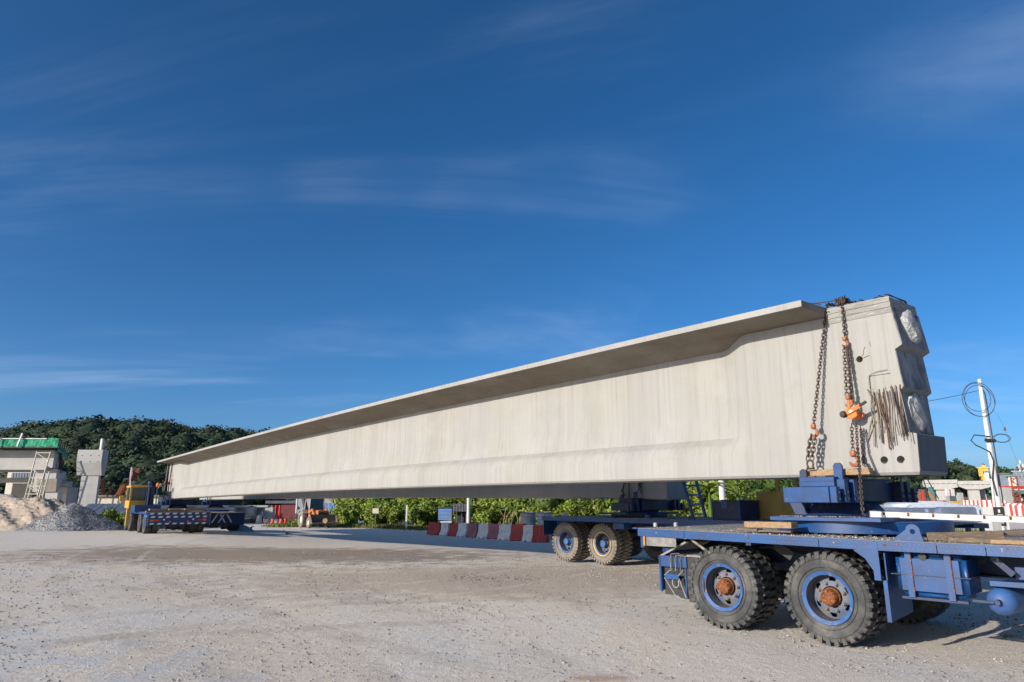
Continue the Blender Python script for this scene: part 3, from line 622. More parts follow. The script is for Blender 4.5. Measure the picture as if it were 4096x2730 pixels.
def trailer(label, fr, W, y0, y1, axles, zt=1.236, side=None, near_detail=0, ring=None, hub=HUBB, ty=TY, group='blue girder trailers'):
    t = thing('girder_trailer', label, 'trailer', fr.o if side != 'far' else fr.o, fr.rot, group)
    d = near_detail
    kink = lambda y: zt + (.012 * (y + .66) if y > -.66 and d == 2 else 0)
    segs = [y0] + ([-2.95, -1.72, -1.27, -.66, .0, 1.9] if d == 2 else [(y0 + y1) / 2]) + [y1]
    mb = MB()
    for a, b in zip(segs, segs[1:]):
        za, zb_ = kink(a), kink(b)
        mb.add([(-.09, a, za - .03), (W + .09, a, za - .03), (W + .09, b, zb_ - .03), (-.09, b, zb_ - .03), (-.09, a, za), (W + .09, a, za), (W + .09, b, zb_), (-.09, b, zb_)], [(0, 3, 2, 1), (4, 5, 6, 7), (0, 1, 5, 4), (2, 3, 7, 6), (1, 2, 6, 5), (3, 0, 4, 7)])
    part('deck', mb, DECKD, t)
    for a, b in zip(segs, segs[1:]):                          # rail plates along both edges, butted with small gaps
        za, zb_ = kink(a), kink(b)
        for x in (-.10, W + .08):
            if x > 0 and d == 2 and b < -3: continue
            mb = MB(); g = .004
            mb.add([(x, a + g, za - .112), (x + .02, a + g, za - .112), (x + .02, b - g, zb_ - .112), (x, b - g, zb_ - .112), (x, a + g, za - .004), (x + .02, a + g, za - .004), (x + .02, b - g, zb_ - .004), (x, b - g, zb_ - .004)], [(0, 3, 2, 1), (4, 5, 6, 7), (0, 1, 5, 4), (2, 3, 7, 6), (1, 2, 6, 5), (3, 0, 4, 7)])
            part('rail_plate', mb, BLUE2 if d == 2 and x < 0 else BLUE, t)
            if d == 2 and x < 0 and a > -3.2:                 # chequer-plate studs
                ck = MB(); n = int((b - a) / .045)
                for k in range(n):
                    for r_ in range(2):
                        yy = a + .03 + .045 * k + .02 * r_; zz = kink(yy) - .035 - .045 * r_
                        if yy < b - .02: ck.bar((x - .0025, yy - .009, zz - .009), (x - .0025, yy + .009, zz + .009), .005, .006)
                o = part('chequer_studs', ck, BLUEL, t); o['kind'] = 'stuff'
    for x in (W * .34, W * .66 - .12):
        mb = MB(); mb.prism([(x, zt - .42), (x + .14, zt - .42), (x + .14, zt - .40), (x + .08, zt - .39), (x + .08, zt - .05), (x + .14, zt - .04), (x + .14, zt - .031), (x, zt - .031), (x, zt - .04), (x + .06, zt - .05), (x + .06, zt - .39), (x, zt - .40)], y0 + .02, y1 - .05, 'y'); part('chassis_beam', mb, BLUED, t)
    for k, y in enumerate(np.linspace(y0 + .3, y1 - .25, 7)):
        mb = MB(); mb.box(-.07, W + .07, y, y + .07, zt - .13, zt - .035); part('cross_member', mb, BLUED, t)
    for y in axles:
        for i, (x, f) in enumerate(((.15, 1), (.50, -1), (W - .50, 1), (W - .15, -1))):
            full = 1 if (i == 0 or (i == 3 and side == 'far')) else 0
            wheel(t, x, y, f, 2 if (i == 0 and d) else 0, hub, ring if ring and y == axles[1] and i == 0 else None, ty if i in (0,) or d == 2 else (ty if d else TYF), spin=y * 3 + i)
        mb = MB(); mb.lathe([(.09, .5), (.075, .9), (.13, W / 2), (.075, W - .9), (.09, W - .5)], 12, (0, y, .54), 'x'); part('axle', mb, BLACK, t, smooth=True)
        for x in (.85, W - .95): mb = MB(); mb.box(x, x + .1, y - .25, y + .25, .66, .80); mb.box(x + .01, x + .09, y - .06, y + .06, .80, zt - .13); part('suspension_block', mb, BLUED, t)
    ym = sum(axles[:2]) / 2
    mb = MB(); mb.prism([(ym - .18, zt - .11), (ym + .18, zt - .11), (ym + .06, .62), (ym - .06, .62)], 1.15, 1.21, 'x'); part('hanger', mb, BLACK, t)
    return t
def turntable(t, cx, cy, zt, plate_z, R=1.08, ry=.7, mat=BLUE, rot=0):
    mb = MB(); mb.lathe([(R, zt + .035), (R, plate_z - .055), (R - .03, plate_z - .052)], 64, (cx, cy, 0), 'z'); part('turntable_ring', mb, mat, t, smooth=True)
    M = Matrix.Translation((cx, cy, 0)) @ Matrix.Rotation(rot, 4, 'Z')
    mb = MB(M); mb.box(-1.17, 1.17, -ry, ry, plate_z - .05, plate_z); part('turntable_plate', mb, mat, t, .004)
    bo = MB(); 
    for k in range(40): a = 2 * PI * k / 40; bo.box(cx + (R - .06) * math.cos(a) - .02, cx + (R - .06) * math.cos(a) + .02, cy + (R - .06) * math.sin(a) - .02, cy + (R - .06) * math.sin(a) + .02, zt, zt + .04)
    part('ring_bolts', bo, BLACK, t)['kind'] = 'stuff'
NF = Frame(3.77, 8.63, 42)
ta = trailer('near blue girder trailer with chunky tyres and rusty orange hubs', NF, 2.94, -7.2, 2.72, (.02, 1.43, -5.2, -6.7), near_detail=2, hub=HUBR)
turntable(ta, 1.47, .11, 1.24, 1.472)
gp = G1.w(.43, 1.27, 0); lp = NF.M.inverted() @ gp
MBn = Matrix.Translation((lp.x, lp.y, 0)) @ Matrix.Rotation(math.radians(-4), 4, 'Z')
bolster(ta, MBn, 1.648)
P = lambda name, mb, m, bev=0, **k: part(name, mb, m, ta, bevel=bev, **k)
# rear end: lip, number plate, lamp, cross tank, fender bracket, hoses
mb = MB(); mb.box(-.11, 3.0, 2.72, 2.80, 1.262, 1.284); P('rear_lip', mb, BLUE)
mb = MB(); mb.box(-.085, -.055, 2.60, 2.63, 1.03, 1.17); P('marker_lamp', mb, LIGHTO)
mb = MB(); mb.box(-.08, -.06, 2.06, 2.58, 1.03, 1.16); P('mesh_plate', mb, DECKD)
mb = MB(); mb.lathe([(.0001, -.03), (.08, 0), (.12, .05), (.12, 2.6), (.08, 2.65), (.0001, 2.66)], 24, (.06, 2.32, .99), 'x'); P('rear_air_tank', mb, BLUE, smooth=True)
mb = MB(); mb.box(-.07, -.04, 2.63, 2.69, 1.0, 1.25); P('rear_post', mb, BLUE)
for k in (0, .12): mb = MB(); mb.lathe([(.03, 1.284), (.033, 1.33), (.022, 1.345)], 12, (.35 + 3 * k, 2.72 - k, 0), 'z'); P('bollard_cap', mb, GALV, smooth=True)
fy0, fy1 = 1.93, 2.30                                      # fender and bracket ahead of the wheel
mb = MB()
mb.add([(.02, 1.98, 1.11), (.66, 1.98, 1.11), (.66, 2.40, .905), (.0, 2.40, .905), (.02, 1.96, 1.09), (.66, 1.96, 1.09), (.66, 2.38, .885), (.0, 2.38, .885)], [(0, 1, 2, 3), (4, 7, 6, 5), (0, 4, 5, 1), (3, 2, 6, 7), (0, 3, 7, 4), (1, 5, 6, 2)]); P('sloping_guard', mb, DECKD)
mb = MB(); mb.box(-.0, .03, 1.96, 2.42, .75, .90); mb.box(.0, .66, 2.40, 2.43, .42, .893); P('fender_plate', mb, BLUE2)
mb = MB(); mb.box(.01, .025, 1.98, 2.0, .36, .74); mb.box(.01, .03, 2.395, 2.43, .40, .74); P('fender_frame', mb, BLUE2)
mb = MB(); mb.box(.035, .60, 1.74, 1.98, .33, .88); mb.box(.30, .33, 1.985, 2.40, .40, .89); mb.box(.30, .32, 1.72, 1.96, .36, .9); mb.box(.075, .085, 1.99, 2.395, .36, .75); P('flap_box', mb, BLACK)
mb = MB(); mb.add([(.06, 2.30, .60), (.06, 2.05, .60), (.06, 1.99, .33), (.06, 2.12, .33), (.04, 2.30, .60), (.04, 2.05, .60), (.04, 1.99, .33), (.04, 2.12, .33)], [(0, 1, 2, 3), (4, 7, 6, 5), (0, 4, 5, 1), (1, 5, 6, 2), (2, 6, 7, 3), (3, 7, 4, 0)]); P('rubber_flap', mb, BLACK)
mb = MB(); mb.box(-.03, .0, 2.08, 2.32, .585, .655); P('small_blue_bar', mb, BLUE2)
mb = MB(); mb.box(.02, .34, 1.70, 1.96, .30, .90); P('black_guard_box', mb, BLACK, .006)
mb = MB(); mb.box(.0, .3, 1.72, 1.95, .905, .93); P('guard_box_top', mb, DECKD)
for k, (a, b) in enumerate(((2.20, .93), (2.16, .92), (2.12, .91), (2.08, .905), (2.04, .90))):
    mb = MB(); mb.tube([(-.03, a, .70), (-.04, a, .86), (-.03, a - .01, b), (.02, a - .10, b + .01), (.06, a - .18, b - .03)], .007, 6); P('hose', mb, BLACK if k % 2 else RODM, smooth=True)
mb = MB(); mb.tube([(-.04, 2.13 + .055 * math.cos(u), .545 + .065 * math.sin(u)) for u in np.linspace(2.6, 6.9, 14)], .006, 6); P('wire_loop', mb, GALV, smooth=True)
mb = MB(); mb.tube([(-.035, 2.32, .60), (-.035, 2.14, .36), (-.035, 2.0, .33)], .006, 5); mb.tube([(-.035, 2.07, .60), (-.035, 1.97, .36)], .006, 5); mb.tube([(-.035, 2.32, .63), (-.03, 2.22, .71)], .005, 5); mb.tube([(-.035, 2.08, .64), (-.03, 2.0, .72)], .005, 5); P('wire_edge', mb, GALV)
mb = MB(); mb.bar((.0, 1.87, 1.15), (.02, 1.52, .93), .012, .03); P('stay_rod', mb, RODM)
mb = MB(); mb.bar((.45, .85, 1.10), (.45, .62, .96), .02, .12); P('cross_stay', mb, BLACK)
for k in range(4):
    mb = MB(); mb.tube([(.75 + .05 * k, 2.5, 1.02), (.72 + .05 * k, 1.9, .98 - .03 * k), (.76 + .05 * k, 1.1, 1.04), (.7 + .05 * k, .3, .93 - .02 * k), (.75, -.6, 1.0)], .012, 6); P('air_hose', mb, BLACK if k % 2 else TARP, smooth=True)
rr = random.Random(12)
for k in range(16):
    y = rr.uniform(-2.6, 2.5); zt_ = 1.232 + (.012 * (y + .66) if y > -.66 else 0) - rr.uniform(.0, .06); w_ = rr.uniform(.006, .022); h_ = rr.uniform(.015, .045)
    P('rust_scab', MB().prism([(y - w_, zt_), (y + w_, zt_), (y + w_ * .3, zt_ - h_), (y - w_ * .5, zt_ - h_ * .8)], -.1025, -.1005, 'x'), RUST if k % 3 else DECKD)
# gusset + mud flap behind the second wheel
mb = MB(); mb.prism([(-.67, 1.232), (-.40, 1.115), (-.52, 1.03), (-.60, .90), (-.60, .80), (-.67, .80)], -.104, -.082, 'x'); P('gusset', mb, BLUE2)
mb = MB(); mb.prism([(.0, 1.10), (.0, .36), (.66, .40), (.66, 1.10)], -.70, -.685, 'y'); P('mud_flap', mb, BLUE, label='blue sheet mud flap behind the wheel')
mb = MB(); mb.box(-.06, -.01, -.715, -.67, .36, .80); P('flap_edge', mb, BLUE2)
# fuel tank with seam and straps
bm = bmesh.new(); bmesh.ops.create_cube(bm, size=1)
for v in bm.verts: v.co = Vector((v.co.x * .52 + .28, v.co.y * .70 - 1.13, v.co.z * .46 + .88))
bmesh.ops.bevel(bm, geom=[e for e in bm.edges], offset=.06, segments=5, affect='EDGES')
me = bpy.data.meshes.new('fuel_tank'); bm.to_mesh(me); bm.free(); me.materials.append(BLUE); me.polygons.foreach_set('use_smooth', [True] * len(me.polygons)); ft = link('fuel_tank', me, ta)
for p_ in me.polygons: p_.use_smooth = p_.area < .03
mb = MB(); mb.box(.008, .55, -1.52, -.74, .872, .880); part('tank_seam', mb, BLUED, ft)
for y in (-.93, -1.32):
    mb = MB(); mb.box(.006, .018, y - .028, y + .028, .64, 1.115); part('tank_strap', mb, BLUE2, ft); mb = MB(); mb.box(.004, .020, y - .036, y - .029, .64, 1.115); part('strap_edge', mb, RUST, ft)
mb = MB(); mb.box(.03, .08, -1.46, -.82, .618, .645); P('tank_shelf', mb, BLUED)
mb = MB(); mb.lathe([(.04, .0), (.04, .03)], 14, (.01, -1.08, 1.075), 'x'); P('filler_cap', mb, BLACK)
# cross air tank at the frame's right edge
mb = MB(); mb.lathe([(.0001, -.04), (.07, -.025), (.12, .02), (.14, .08), (.14, .9), (.0001, .95)], 32, (.12, -1.72, .66), 'x'); P('air_tank', mb, BLUEL, smooth=True)
mb = MB(); mb.lathe([(.025, -.10), (.03, -.06), (.03, -.02)], 10, (.12, -1.72, .66), 'x'); mb.bar((.04, -1.69, .66), (.04, -1.50, .66), .025); P('drain_valve', mb, BLUED)
mb = MB(); mb.box(.10, .16, -2.5, -1.66, .815, .865); mb.box(.16, .8, -2.5, -1.66, .815, .83); P('tank_bracket', mb, BLUE2)
mb = MB(); mb.box(.3, .34, -2.6, -1.85, .88, 1.0); P('back_plate', mb, BLUE)
mb = MB(); mb.box(.20, .60, -6.9, -2.0, .86, 1.12); P('side_box', mb, BLUED)
mb = MB(); mb.bar((.15, -1.70, 1.10), (.18, -1.86, .93), .02, .06); P('stay_rod', mb, BLUED)
# lifting eye on the deck edge
mb = MB(); pr = [(-1.14, 1.238), (-.80, 1.238), (-.99, 1.38)] + [(-1.035 + .052 * math.cos(a), 1.362 + .052 * math.sin(a)) for a in np.linspace(.5, 2.9, 8)]
eye = MB(); n = 24; ring_ = []
outer = [(-.80, 1.238), (-.96, 1.36)] + [(-1.03 + .075 * math.cos(a), 1.35 + .07 * math.sin(a)) for a in np.linspace(.7, 3.3, 9)] + [(-1.13, 1.238)]
inner = [(-1.03 + .028 * math.cos(a), 1.34 + .028 * math.sin(a)) for a in np.linspace(-.9, -.9 + 2 * PI, len(outer) + 1)[:-1]]
k_ = len(outer)
for x in (-.03, .0): eye.v += [(x, a, b) for a, b in outer] + [(x, a, b) for a, b in inner]
for i in range(k_):
    j = (i + 1) % k_
    eye.f += [(i, j, k_ + j, k_ + i), (2 * k_ + i, 3 * k_ + i, 3 * k_ + j, 2 * k_ + j), (i, 2 * k_ + i, 2 * k_ + j, j), (k_ + i, k_ + j, 3 * k_ + j, 3 * k_ + i)]
P('lifting_eye', eye, BLUE)
# blade-shaped prop standing on the plate
mb = MB(); mb.prism([(.60, 1.478), (.80, 1.478), (.93, 1.78), (.90, 1.83), (.78, 1.82), (.74, 1.74)], 1.0, 1.28, 'x'); P('raised_ramp', mb, BLUED, .01)
rs = np.random.RandomState(8); pp = []; sz = []
for _ in range(1500):
    y = -3 + 5.6 * rs.rand(); pp.append((-.07 + (.6 if rs.rand() < .6 else 2.8) * rs.rand(), y, (1.24 + (.012 * (y + .66) if y > -.66 else 0)))); sz.append(.004 + .012 * rs.rand() ** 3)
for _ in range(200): pp.append((.32 + .25 * rs.rand(), -.55 + 1.3 * rs.rand(), 1.476)); sz.append(.004 + .008 * rs.rand() ** 2)
o = link('deck_rubble', pebbles('deck_rubble', pp, sz, STONES, 9)); o.matrix_world = NF.M; tag(o, 'pale stone chips strewn over the near trailer deck', 'rubble', kind='stuff')

# second trailer, half in the shade of the long girder
tb = trailer('blue girder trailer behind the near one, with one yellow wheel rim', M2, 2.94, -9.0, 1.24, (.39, -1.04, -6.8, -8.2), zt=1.228, near_detail=1, ring=YRING, hub=HUBB, ty=TYD)
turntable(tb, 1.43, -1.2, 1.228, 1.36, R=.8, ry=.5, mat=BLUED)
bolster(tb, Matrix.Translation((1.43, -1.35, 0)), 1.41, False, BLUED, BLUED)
P = lambda name, mb, m, bev=0, **k: part(name, mb, m, tb, bevel=bev, **k)
mb = MB(); mb.box(-.02, .02, 1.24, 1.262, .70, 1.25); mb.box(-.02, .5, 1.24, 1.25, .70, 1.12); P('rear_flap', mb, BLUE)
mb = MB(); mb.box(-.10, .25, -1.93, -1.55, .95, 1.10); P('tool_box', mb, BLUE, .006)
mb = MB(); mb.prism([(-4.0, 1.225), (-3.2, 1.06), (-3.2, .98), (-4.1, 1.1)], .0, .5, 'x'); P('step_plate', mb, BLUED)
for y in (-2.55, -3.3, -3.9): mb = MB(); mb.prism([(y - .12, 1.23), (y + .12, 1.23), (y + .05, 1.33), (y - .05, 1.33)], .1, .13, 'x'); P('lifting_eye', mb, BLUED)
a0, a1 = M2.hit(2733, 1925, .25), M2.hit(2772, 2072, .25); b0, b1 = M2.hit(2785, 1925, .25), M2.hit(2822, 2072, .25)
ldr = thing('ladder', 'blue steel ladder leaning beside the square blue box', 'ladder', M2.w(0, 0, 0), M2.rot)
for p_, q_ in ((a0, a1), (b0, b1)): part('stile', MB().bar(p_, q_, .07, .05), BLUE, ldr)
for k in range(4): f = .12 + .26 * k; part('rung', MB().bar(a0.lerp(a1, f), b0.lerp(b1, f), .05, .04), BLUE, ldr)
c0 = M2.hit(2850, 2076, .45); c1 = M2.hit(2965, 2080, .45)
bx = thing('steel_box', 'dull blue steel box standing on the second trailer deck', 'box', M2.w(0, 0, 0), M2.rot)
mb = MB(); mb.box(.45, 1.25, c1.y, c0.y, 1.232, 1.66); part('box_body', mb, BLUED, bx, .01)
mb = MB(); mb.box(.43, 1.27, c1.y - .02, c0.y + .02, 1.662, 1.69); part('lid', mb, BLUED, bx, .005)
mb = MB(); mb.box(.44, .45, (c0.y + c1.y) / 2 - .05, (c0.y + c1.y) / 2 + .12, 1.50, 1.70); part('hasp', mb, BLUE, bx)
ye0 = M2.hit(3030, 2060, 1.3); ye1 = M2.hit(3400, 2060, 1.3)
yc = thing('yellow_cab', 'dull yellow operator cab behind the blue bolster boxes', 'cab', M2.w(0, 0, 0), M2.rot)
mb = MB(); mb.box(1.3, 2.8, ye1.y, ye0.y, 1.235, 1.90); part('cab_side', mb, OCHRE, yc, .01)
for y in (ye0.y - .55, ye0.y - 1.0, ye1.y + .03): mb = MB(); mb.box(1.32, 1.40, y - .04, y + .04, 1.902, 2.5); part('pillar', mb, OCHRE, yc)
mb = MB(); mb.box(1.3, 2.8, ye1.y, ye0.y - .5, 2.5, 2.56); part('cab_roof', mb, OCHRE, yc)

# far pair of trailers, rear ends towards us
def far_trailer(label, fr, W, zo, kind, L=7):
    fr.M = Matrix.Translation((0, 0, zo)) @ fr.M
    t = trailer(label, fr, W, -.95, L, (0, 1.5, 4.6, 6.0), zt=1.12, near_detail=0, side='far', ty=TYF)
    t.location.z = zo
    P = lambda name, mb, m, bev=0, **k: part(name, mb, m, t, bevel=bev, **k)
    if kind == 1:
        P('rear_panel', MB().box(-.02, W + .12, -1.02, -.98, .58, 1.09), BLUE)
        P('rear_frame_post', MB().box(W + .10, W + .14, -1.06, -1.03, .42, 1.16), RODM)
        P('rear_frame_post', MB().box(-.02, .02, -1.06, -1.03, .42, 1.16), BLUEL)
        P('side_panel', MB().box(-.05, -.02, -.97, -.1, .86, 1.09), BLUEL)
        for r_, (z0, z1, n, ph) in enumerate(((1.005, 1.085, 8, 0), (.84, .92, 8, .06), (.50, .575, 8, .03))):
            P('rear_board', MB().box(0, W + .1, -1.035, -1.022, z0 - .005, z1 + .005), BLUE)
            for k in range(n):
                x = .04 + ph + (W / n) * k
                P('white_stripe', MB().prism([(x, z0), (x + W / n * .5, z0), (x + W / n * .5 + .05, z1), (x + .05, z1)], -1.041, -1.036, 'y'), WHITEP)
        for x in (.30, W - .28):
            P('tail_lamp', MB().box(x - .22, x + .22, -1.045, -1.022, .66, .76), LIGHTR); P('indicator_lens', MB().box(x - .20, x - .06, -1.052, -1.046, .675, .745) if x < 1 else MB().box(x + .06, x + .20, -1.052, -1.046, .675, .745), LIGHTO)
        for x in (.75, W - .72): P('reversing_lamp', MB().lathe([(.045, -1.05), (.05, -1.03), (.05, -1.0)], 14, (x, 0, .74), 'y'), WHITEP)
        for x in (1.05, W - .97): P('red_beacon', MB().lathe([(.03, .585), (.05, .60), (.045, .66), (.0001, .70)], 10, (x, -1.06, 0), 'z'), LIGHTR)
    else:
        P('rear_panel', MB().box(.8, W + .1, -1.0, -.97, .35, 1.06), BLUED)
        for x, s_ in ((.95, 1), (1.35, 1), (1.75, -1), (2.15, -1)): P('white_stripe', MB().prism([(x, .50), (x + .10, .50), (x + .10 + .30 * s_, 1.0), (x + .30 * s_, 1.0)], -1.012, -1.002, 'y'), WHITEP)
        P('hazard_board', MB().box(1.3, 2.0, -1.03, -1.0, 1.04, 1.10), LIGHTO)
    for x in (W * .4, W * .5, W * .6): P('brake_chamber', MB().lathe([(.10, -.5), (.12, -.4), (.10, -.3)], 14, (x, 0, .45), 'y'), BLUED)
    return t
q = gat(575, 37.2); F1 = Frame(q.x, q.y, 37)
tf1 = far_trailer('far blue trailer with white striped rear panel and red lamps', F1, 2.9, zg(q.x, q.y) - .02, 1)
q2 = gat(800, 44.5); F2 = Frame(q2.x - .6, q2.y, 37)
tf2 = far_trailer('far dark blue trailer with white chevrons beside the striped one', F2, 2.9, zg(q2.x, q2.y) - .02, 2)
def bol_far(t, fr, gf, off, s, dz, th):
    p_ = gf.w(off, s, 0); l = fr.M.inverted() @ p_; l.z = 0
    turntable(t, l.x, l.y, 1.12, 1.24, R=.9, ry=.6, mat=BLUE)
    bolster(t, Matrix.Translation((l.x, l.y, 0)) @ Matrix.Rotation(th, 4, 'Z'), dz, True, BLUE, BLUED)
bol_far(tf1, F1, G1, .43, 40.1, 1.45, math.radians(1)); bol_far(tf2, F2, M2, 1.43, 36.6, 1.55, math.radians(3))
P = lambda name, mb, m, bev=0, **k: part(name, mb, m, tf1, bevel=bev, **k)
P('front_box', MB().box(-.35, .95, 1.2, 2.2, 1.125, 1.48), BLUE, .01)
yb = thing('yellow_cab', 'yellow operator cab with mirror on the far trailer, left of the girder end', 'cab', F1.w(-.35, 2.6, zg(q.x, q.y)), F1.rot)
P = lambda name, mb, m, bev=0, **k: part(name, mb, m, yb, bevel=bev, **k)
P('cab_base', MB().box(-.10, .98, 0, 1.3, 1.30, 1.72), YELLOW, .02); P('cab_roof', MB().box(-.12, 1.01, -.04, 1.32, 2.42, 2.54), YELLOW, .03)
for x, y in ((-.08, .04), (.91, .04), (-.08, 1.22), (.91, 1.22)): P('pillar', MB().box(x, x + .08, y - .04, y + .04, 1.72, 2.42), YELLOW)
P('rear_glass', MB().box(.0, .91, .03, .05, 1.72, 2.42), GLASS); P('side_glass', MB().box(-.075, -.06, .1, 1.18, 1.72, 2.42), GLASS)
P('cab_leg', MB().box(-.12, .05, .1, .3, .35, 1.30), YELLOW); P('mirror', MB().box(-.55, -.33, .3, .36, 1.66, 1.98), YELLOW, .02); P('mirror_arm', MB().bar((-.36, .33, 1.9), (-.08, .2, 2.0), .03), BLACK)
P('mirror_arm', MB().bar((-.10, .1, 2.45), (-.14, .1, 3.6), .012), BLACK)
pf = MB(); pf.tube([(-.14, .1, 3.55), (-.12, .12, 3.2), (-.15, .1, 2.9), (-.08, .1, 2.5)], [.05, .08, .05, .09], 6); single('cloth', pf, material('pink_grey_cloth', (.5, .36, .36)), 'limp pinkish cloth tied to the aerial above the yellow cab', 'cloth').matrix_world = yb.matrix_basis.copy()
for x, h, c in ((1.9, 2.55, BLUE), (2.95, 2.45, LIGHTO)):
    o = thing('beacon_post', 'thin post with blue knob beside the yellow cab' if c is BLUE else 'thin dark post topped by an amber beacon', 'beacon', Vector((at(592 if c is BLUE else 625, 2000, 39.3).x, 39.3, 0)), F1.rot)
    part('post', MB().lathe([(.05 if c is BLUE else .035, 1.2), (.05 if c is BLUE else .03, h)], 8, (0, 0, 0), 'z'), BLUED, o); part('beacon_lamp', MB().lathe([(.07, h), (.10, h + .05), (.09, h + .18), (.0001, h + .24)], 12, (0, 0, 0), 'z'), c, o, smooth=True)
P2 = Vector((at(606, 2000, 39.6).x, 39.6, 0))
mb = MB(); mb.box(-.1, .1, -.1, .1, 1.2, 2.5); mb.box(-.3, -.18, -.1, .1, 1.3, 2.45)
single('mast_block', mb, BLUED, 'dark upright twin posts just right of the yellow cab', 'mast', loc=P2, rz=F1.rot)
# loose timber on the far trailer
rs = random.Random(5)
for k in range(9):
    m = WOOD if k % 2 else WOODG; L_ = rs.uniform(.6, 1.5)
    single('timber_plank', MB().cbox((0, 0, 0), (L_, .16, .07)), m, ['short brown plank', 'long pale plank', 'thin grey plank', 'reddish wooden offcut', 'wide weathered board', 'pale pine batten', 'dark split board', 'squared tan timber', 'bleached wooden slat'][k] + ' lying on the far striped trailer deck', 'plank', 'timber on the far trailer', loc=F1.w(.5 + .28 * k, -.5 + .5 * (k % 3), 1.12 + .04 + .09 * (k % 2) + zg(q.x, q.y)), rz=F1.rot + rs.uniform(-.3, .3))

# ------------------------------------------------------------------ chains
def link_mesh(p, r, mat=CHAIN):
    # one oval link: pitch p, wire radius r
    pts = []; L_ = p * .5 + r * .5; wd = p * .33
    for k in range(12):
        a = 2 * PI * k / 12; x = wd * math.cos(a); y = (L_ - wd) * (1 if math.sin(a) > .01 else (-1 if math.sin(a) < -.01 else 0)) + wd * math.sin(a) + 0
        pts.append((x, y + r * 0, 0))
    mb = MB(); mb.tube(pts, r, 6, closed=True); return mb.mesh(mat, smooth=True, name='link')
LM = {}
def links(root, pts, p, r):
    key = (p, r)
    if key not in LM: LM[key] = link_mesh(p * 1.28, r)
    pts = [Vector(a) for a in pts]; d = 0; seg = 0; k = 0
    tot = sum((b - a).length for a, b in zip(pts, pts[1:])); pos = p / 2
    acc = [0]
    for a, b in zip(pts, pts[1:]): acc.append(acc[-1] + (b - a).length)
    while pos < tot:
        i = max(j for j in range(len(acc) - 1) if acc[j] <= pos); f = (pos - acc[i]) / (acc[i + 1] - acc[i])
        c = pts[i].lerp(pts[i + 1], f); t = (pts[i + 1] - pts[i]).normalized(); ref = Vector((0, 0, 1)) if abs(t.z) < .9 else Vector((1, 0, 0))
        x = t.cross(ref).normalized(); z = x.cross(t); roll = (.35 if k % 2 else .35 + PI / 2) + random.uniform(-.15, .15)
        xx = x * math.cos(roll) + z * math.sin(roll); zz = xx.cross(t)
        link('link', LM[key], root, Matrix.Translation(c) @ Matrix((xx, t, zz)).transposed().to_4x4()); pos += p; k += 1
def hook(root, c, s=1, mat=HOOKM, shank=True):
    c = Vector(c); pts = [c + Vector((0, s * .045 * math.sin(a), -.06 * s - s * .045 * math.cos(a) )) for a in np.linspace(-2.6, 1.4, 10)]
    o = part('hook', MB().tube(pts, [.016 * s, .018 * s, .02 * s, .022 * s, .022 * s, .022 * s, .02 * s, .017 * s, .013 * s, .008 * s], 8), mat, root, smooth=True)
    part('hook_shank', MB().lathe([(.014 * s, -.02 * s), (.03 * s, -.005 * s), (.034 * s, .02 * s), (.03 * s, .045 * s), (.012 * s, .05 * s)], 10, c, 'z'), mat, root, smooth=True)
H = lambda px, py, off: G1.hit(px, py, off)
c = thing('lashing_chain', 'rusty lashing chain with orange hook at the flange end of the girder', 'chain', G1.o, G1.rot, 'lashing chains')
top = H(3308, 1222, .02)
links(c, [(.82, top.y - .03, top.z + .02), (.4, top.y, top.z + .06), (.04, top.y, top.z + .02), H(3302, 1262, -.03), H(3254, 1705, -.19)], .046, .0078)
hook(c, H(3254, 1712, -.19), 1.1); 
lo = H(3240, 1850, -.24); u1, u2 = H(3262, 1742, -.20), H(3246, 1742, -.20)
links(c, [u1, H(3254, 1790, -.22), H(3246, 1842, -.24)], .058, .0095); links(c, [u2, H(3236, 1790, -.22), H(3232, 1842, -.24)], .058, .0095)
part('shackle', MB().tube([lo + Vector((0, .045 * math.cos(a), -.025 + .055 * math.sin(a))) for a in np.linspace(-.9, PI + .9, 12)], .013, 8), CHAIN, c, smooth=True)
part('shackle_pin', MB().lathe([(.02, -.05), (.013, -.045), (.013, .045), (.022, .05)], 8, lo + Vector((0, 0, -.085)), 'y'), CHAIN, c)
c = thing('lashing_chain', 'rusty triple chain hanging from the girder top to the orange lever hoist', 'chain', G1.o, G1.rot, 'lashing chains')
top = H(3368, 1208, .02)
for k in range(5): links(c, [(.1 + .02 * k, top.y - .06 + .03 * k, top.z + .02), (-.01, top.y - .05 + .03 * k, top.z + .04), (-.03, top.y - .03 + .02 * k, top.z - .03)], .046, .0078)
links(c, [(.82, top.y, top.z + .01), (.4, top.y, top.z + .05), (.02, top.y, top.z + .01), H(3372, 1245, -.03), H(3379, 1350, -.06)], .046, .0078)
hook(c, H(3378, 1360, -.06), .9)
ht = H(3398, 1600, -.20)
links(c, [H(3376, 1385, -.07), H(3388, 1600, -.16)], .044, .007); links(c, [H(3392, 1385, -.07), H(3404, 1600, -.18)], .044, .007); links(c, [H(3386, 1385, -.06), H(3412, 1610, -.16)], .044, .007)
c = thing('lashing_chain', 'short chain and hook running from the lever hoist down to the blue lug', 'chain', G1.o, G1.rot, 'lashing chains')
links(c, [H(3406, 1698, -.22), H(3412, 1808, -.26)], .044, .007); hook(c, H(3413, 1822, -.26), 1.25)
c = thing('hoist_chain', 'slack rusty chain hanging in front of the timber onto the turntable plate', 'chain', G1.o, G1.rot, 'lashing chains')
links(c, [H(3424, 1695, -.24), H(3430, 1790, -.28), H(3438, 1880, -.50), H(3448, 2020, -.66), H(3453, 2058, -.68), H(3468, 2064, -.66)], .036, .007)
c = thing('hoist_chain', 'thin free end of chain hanging against the concrete, right of the hoist', 'chain', G1.o, G1.rot, 'lashing chains')
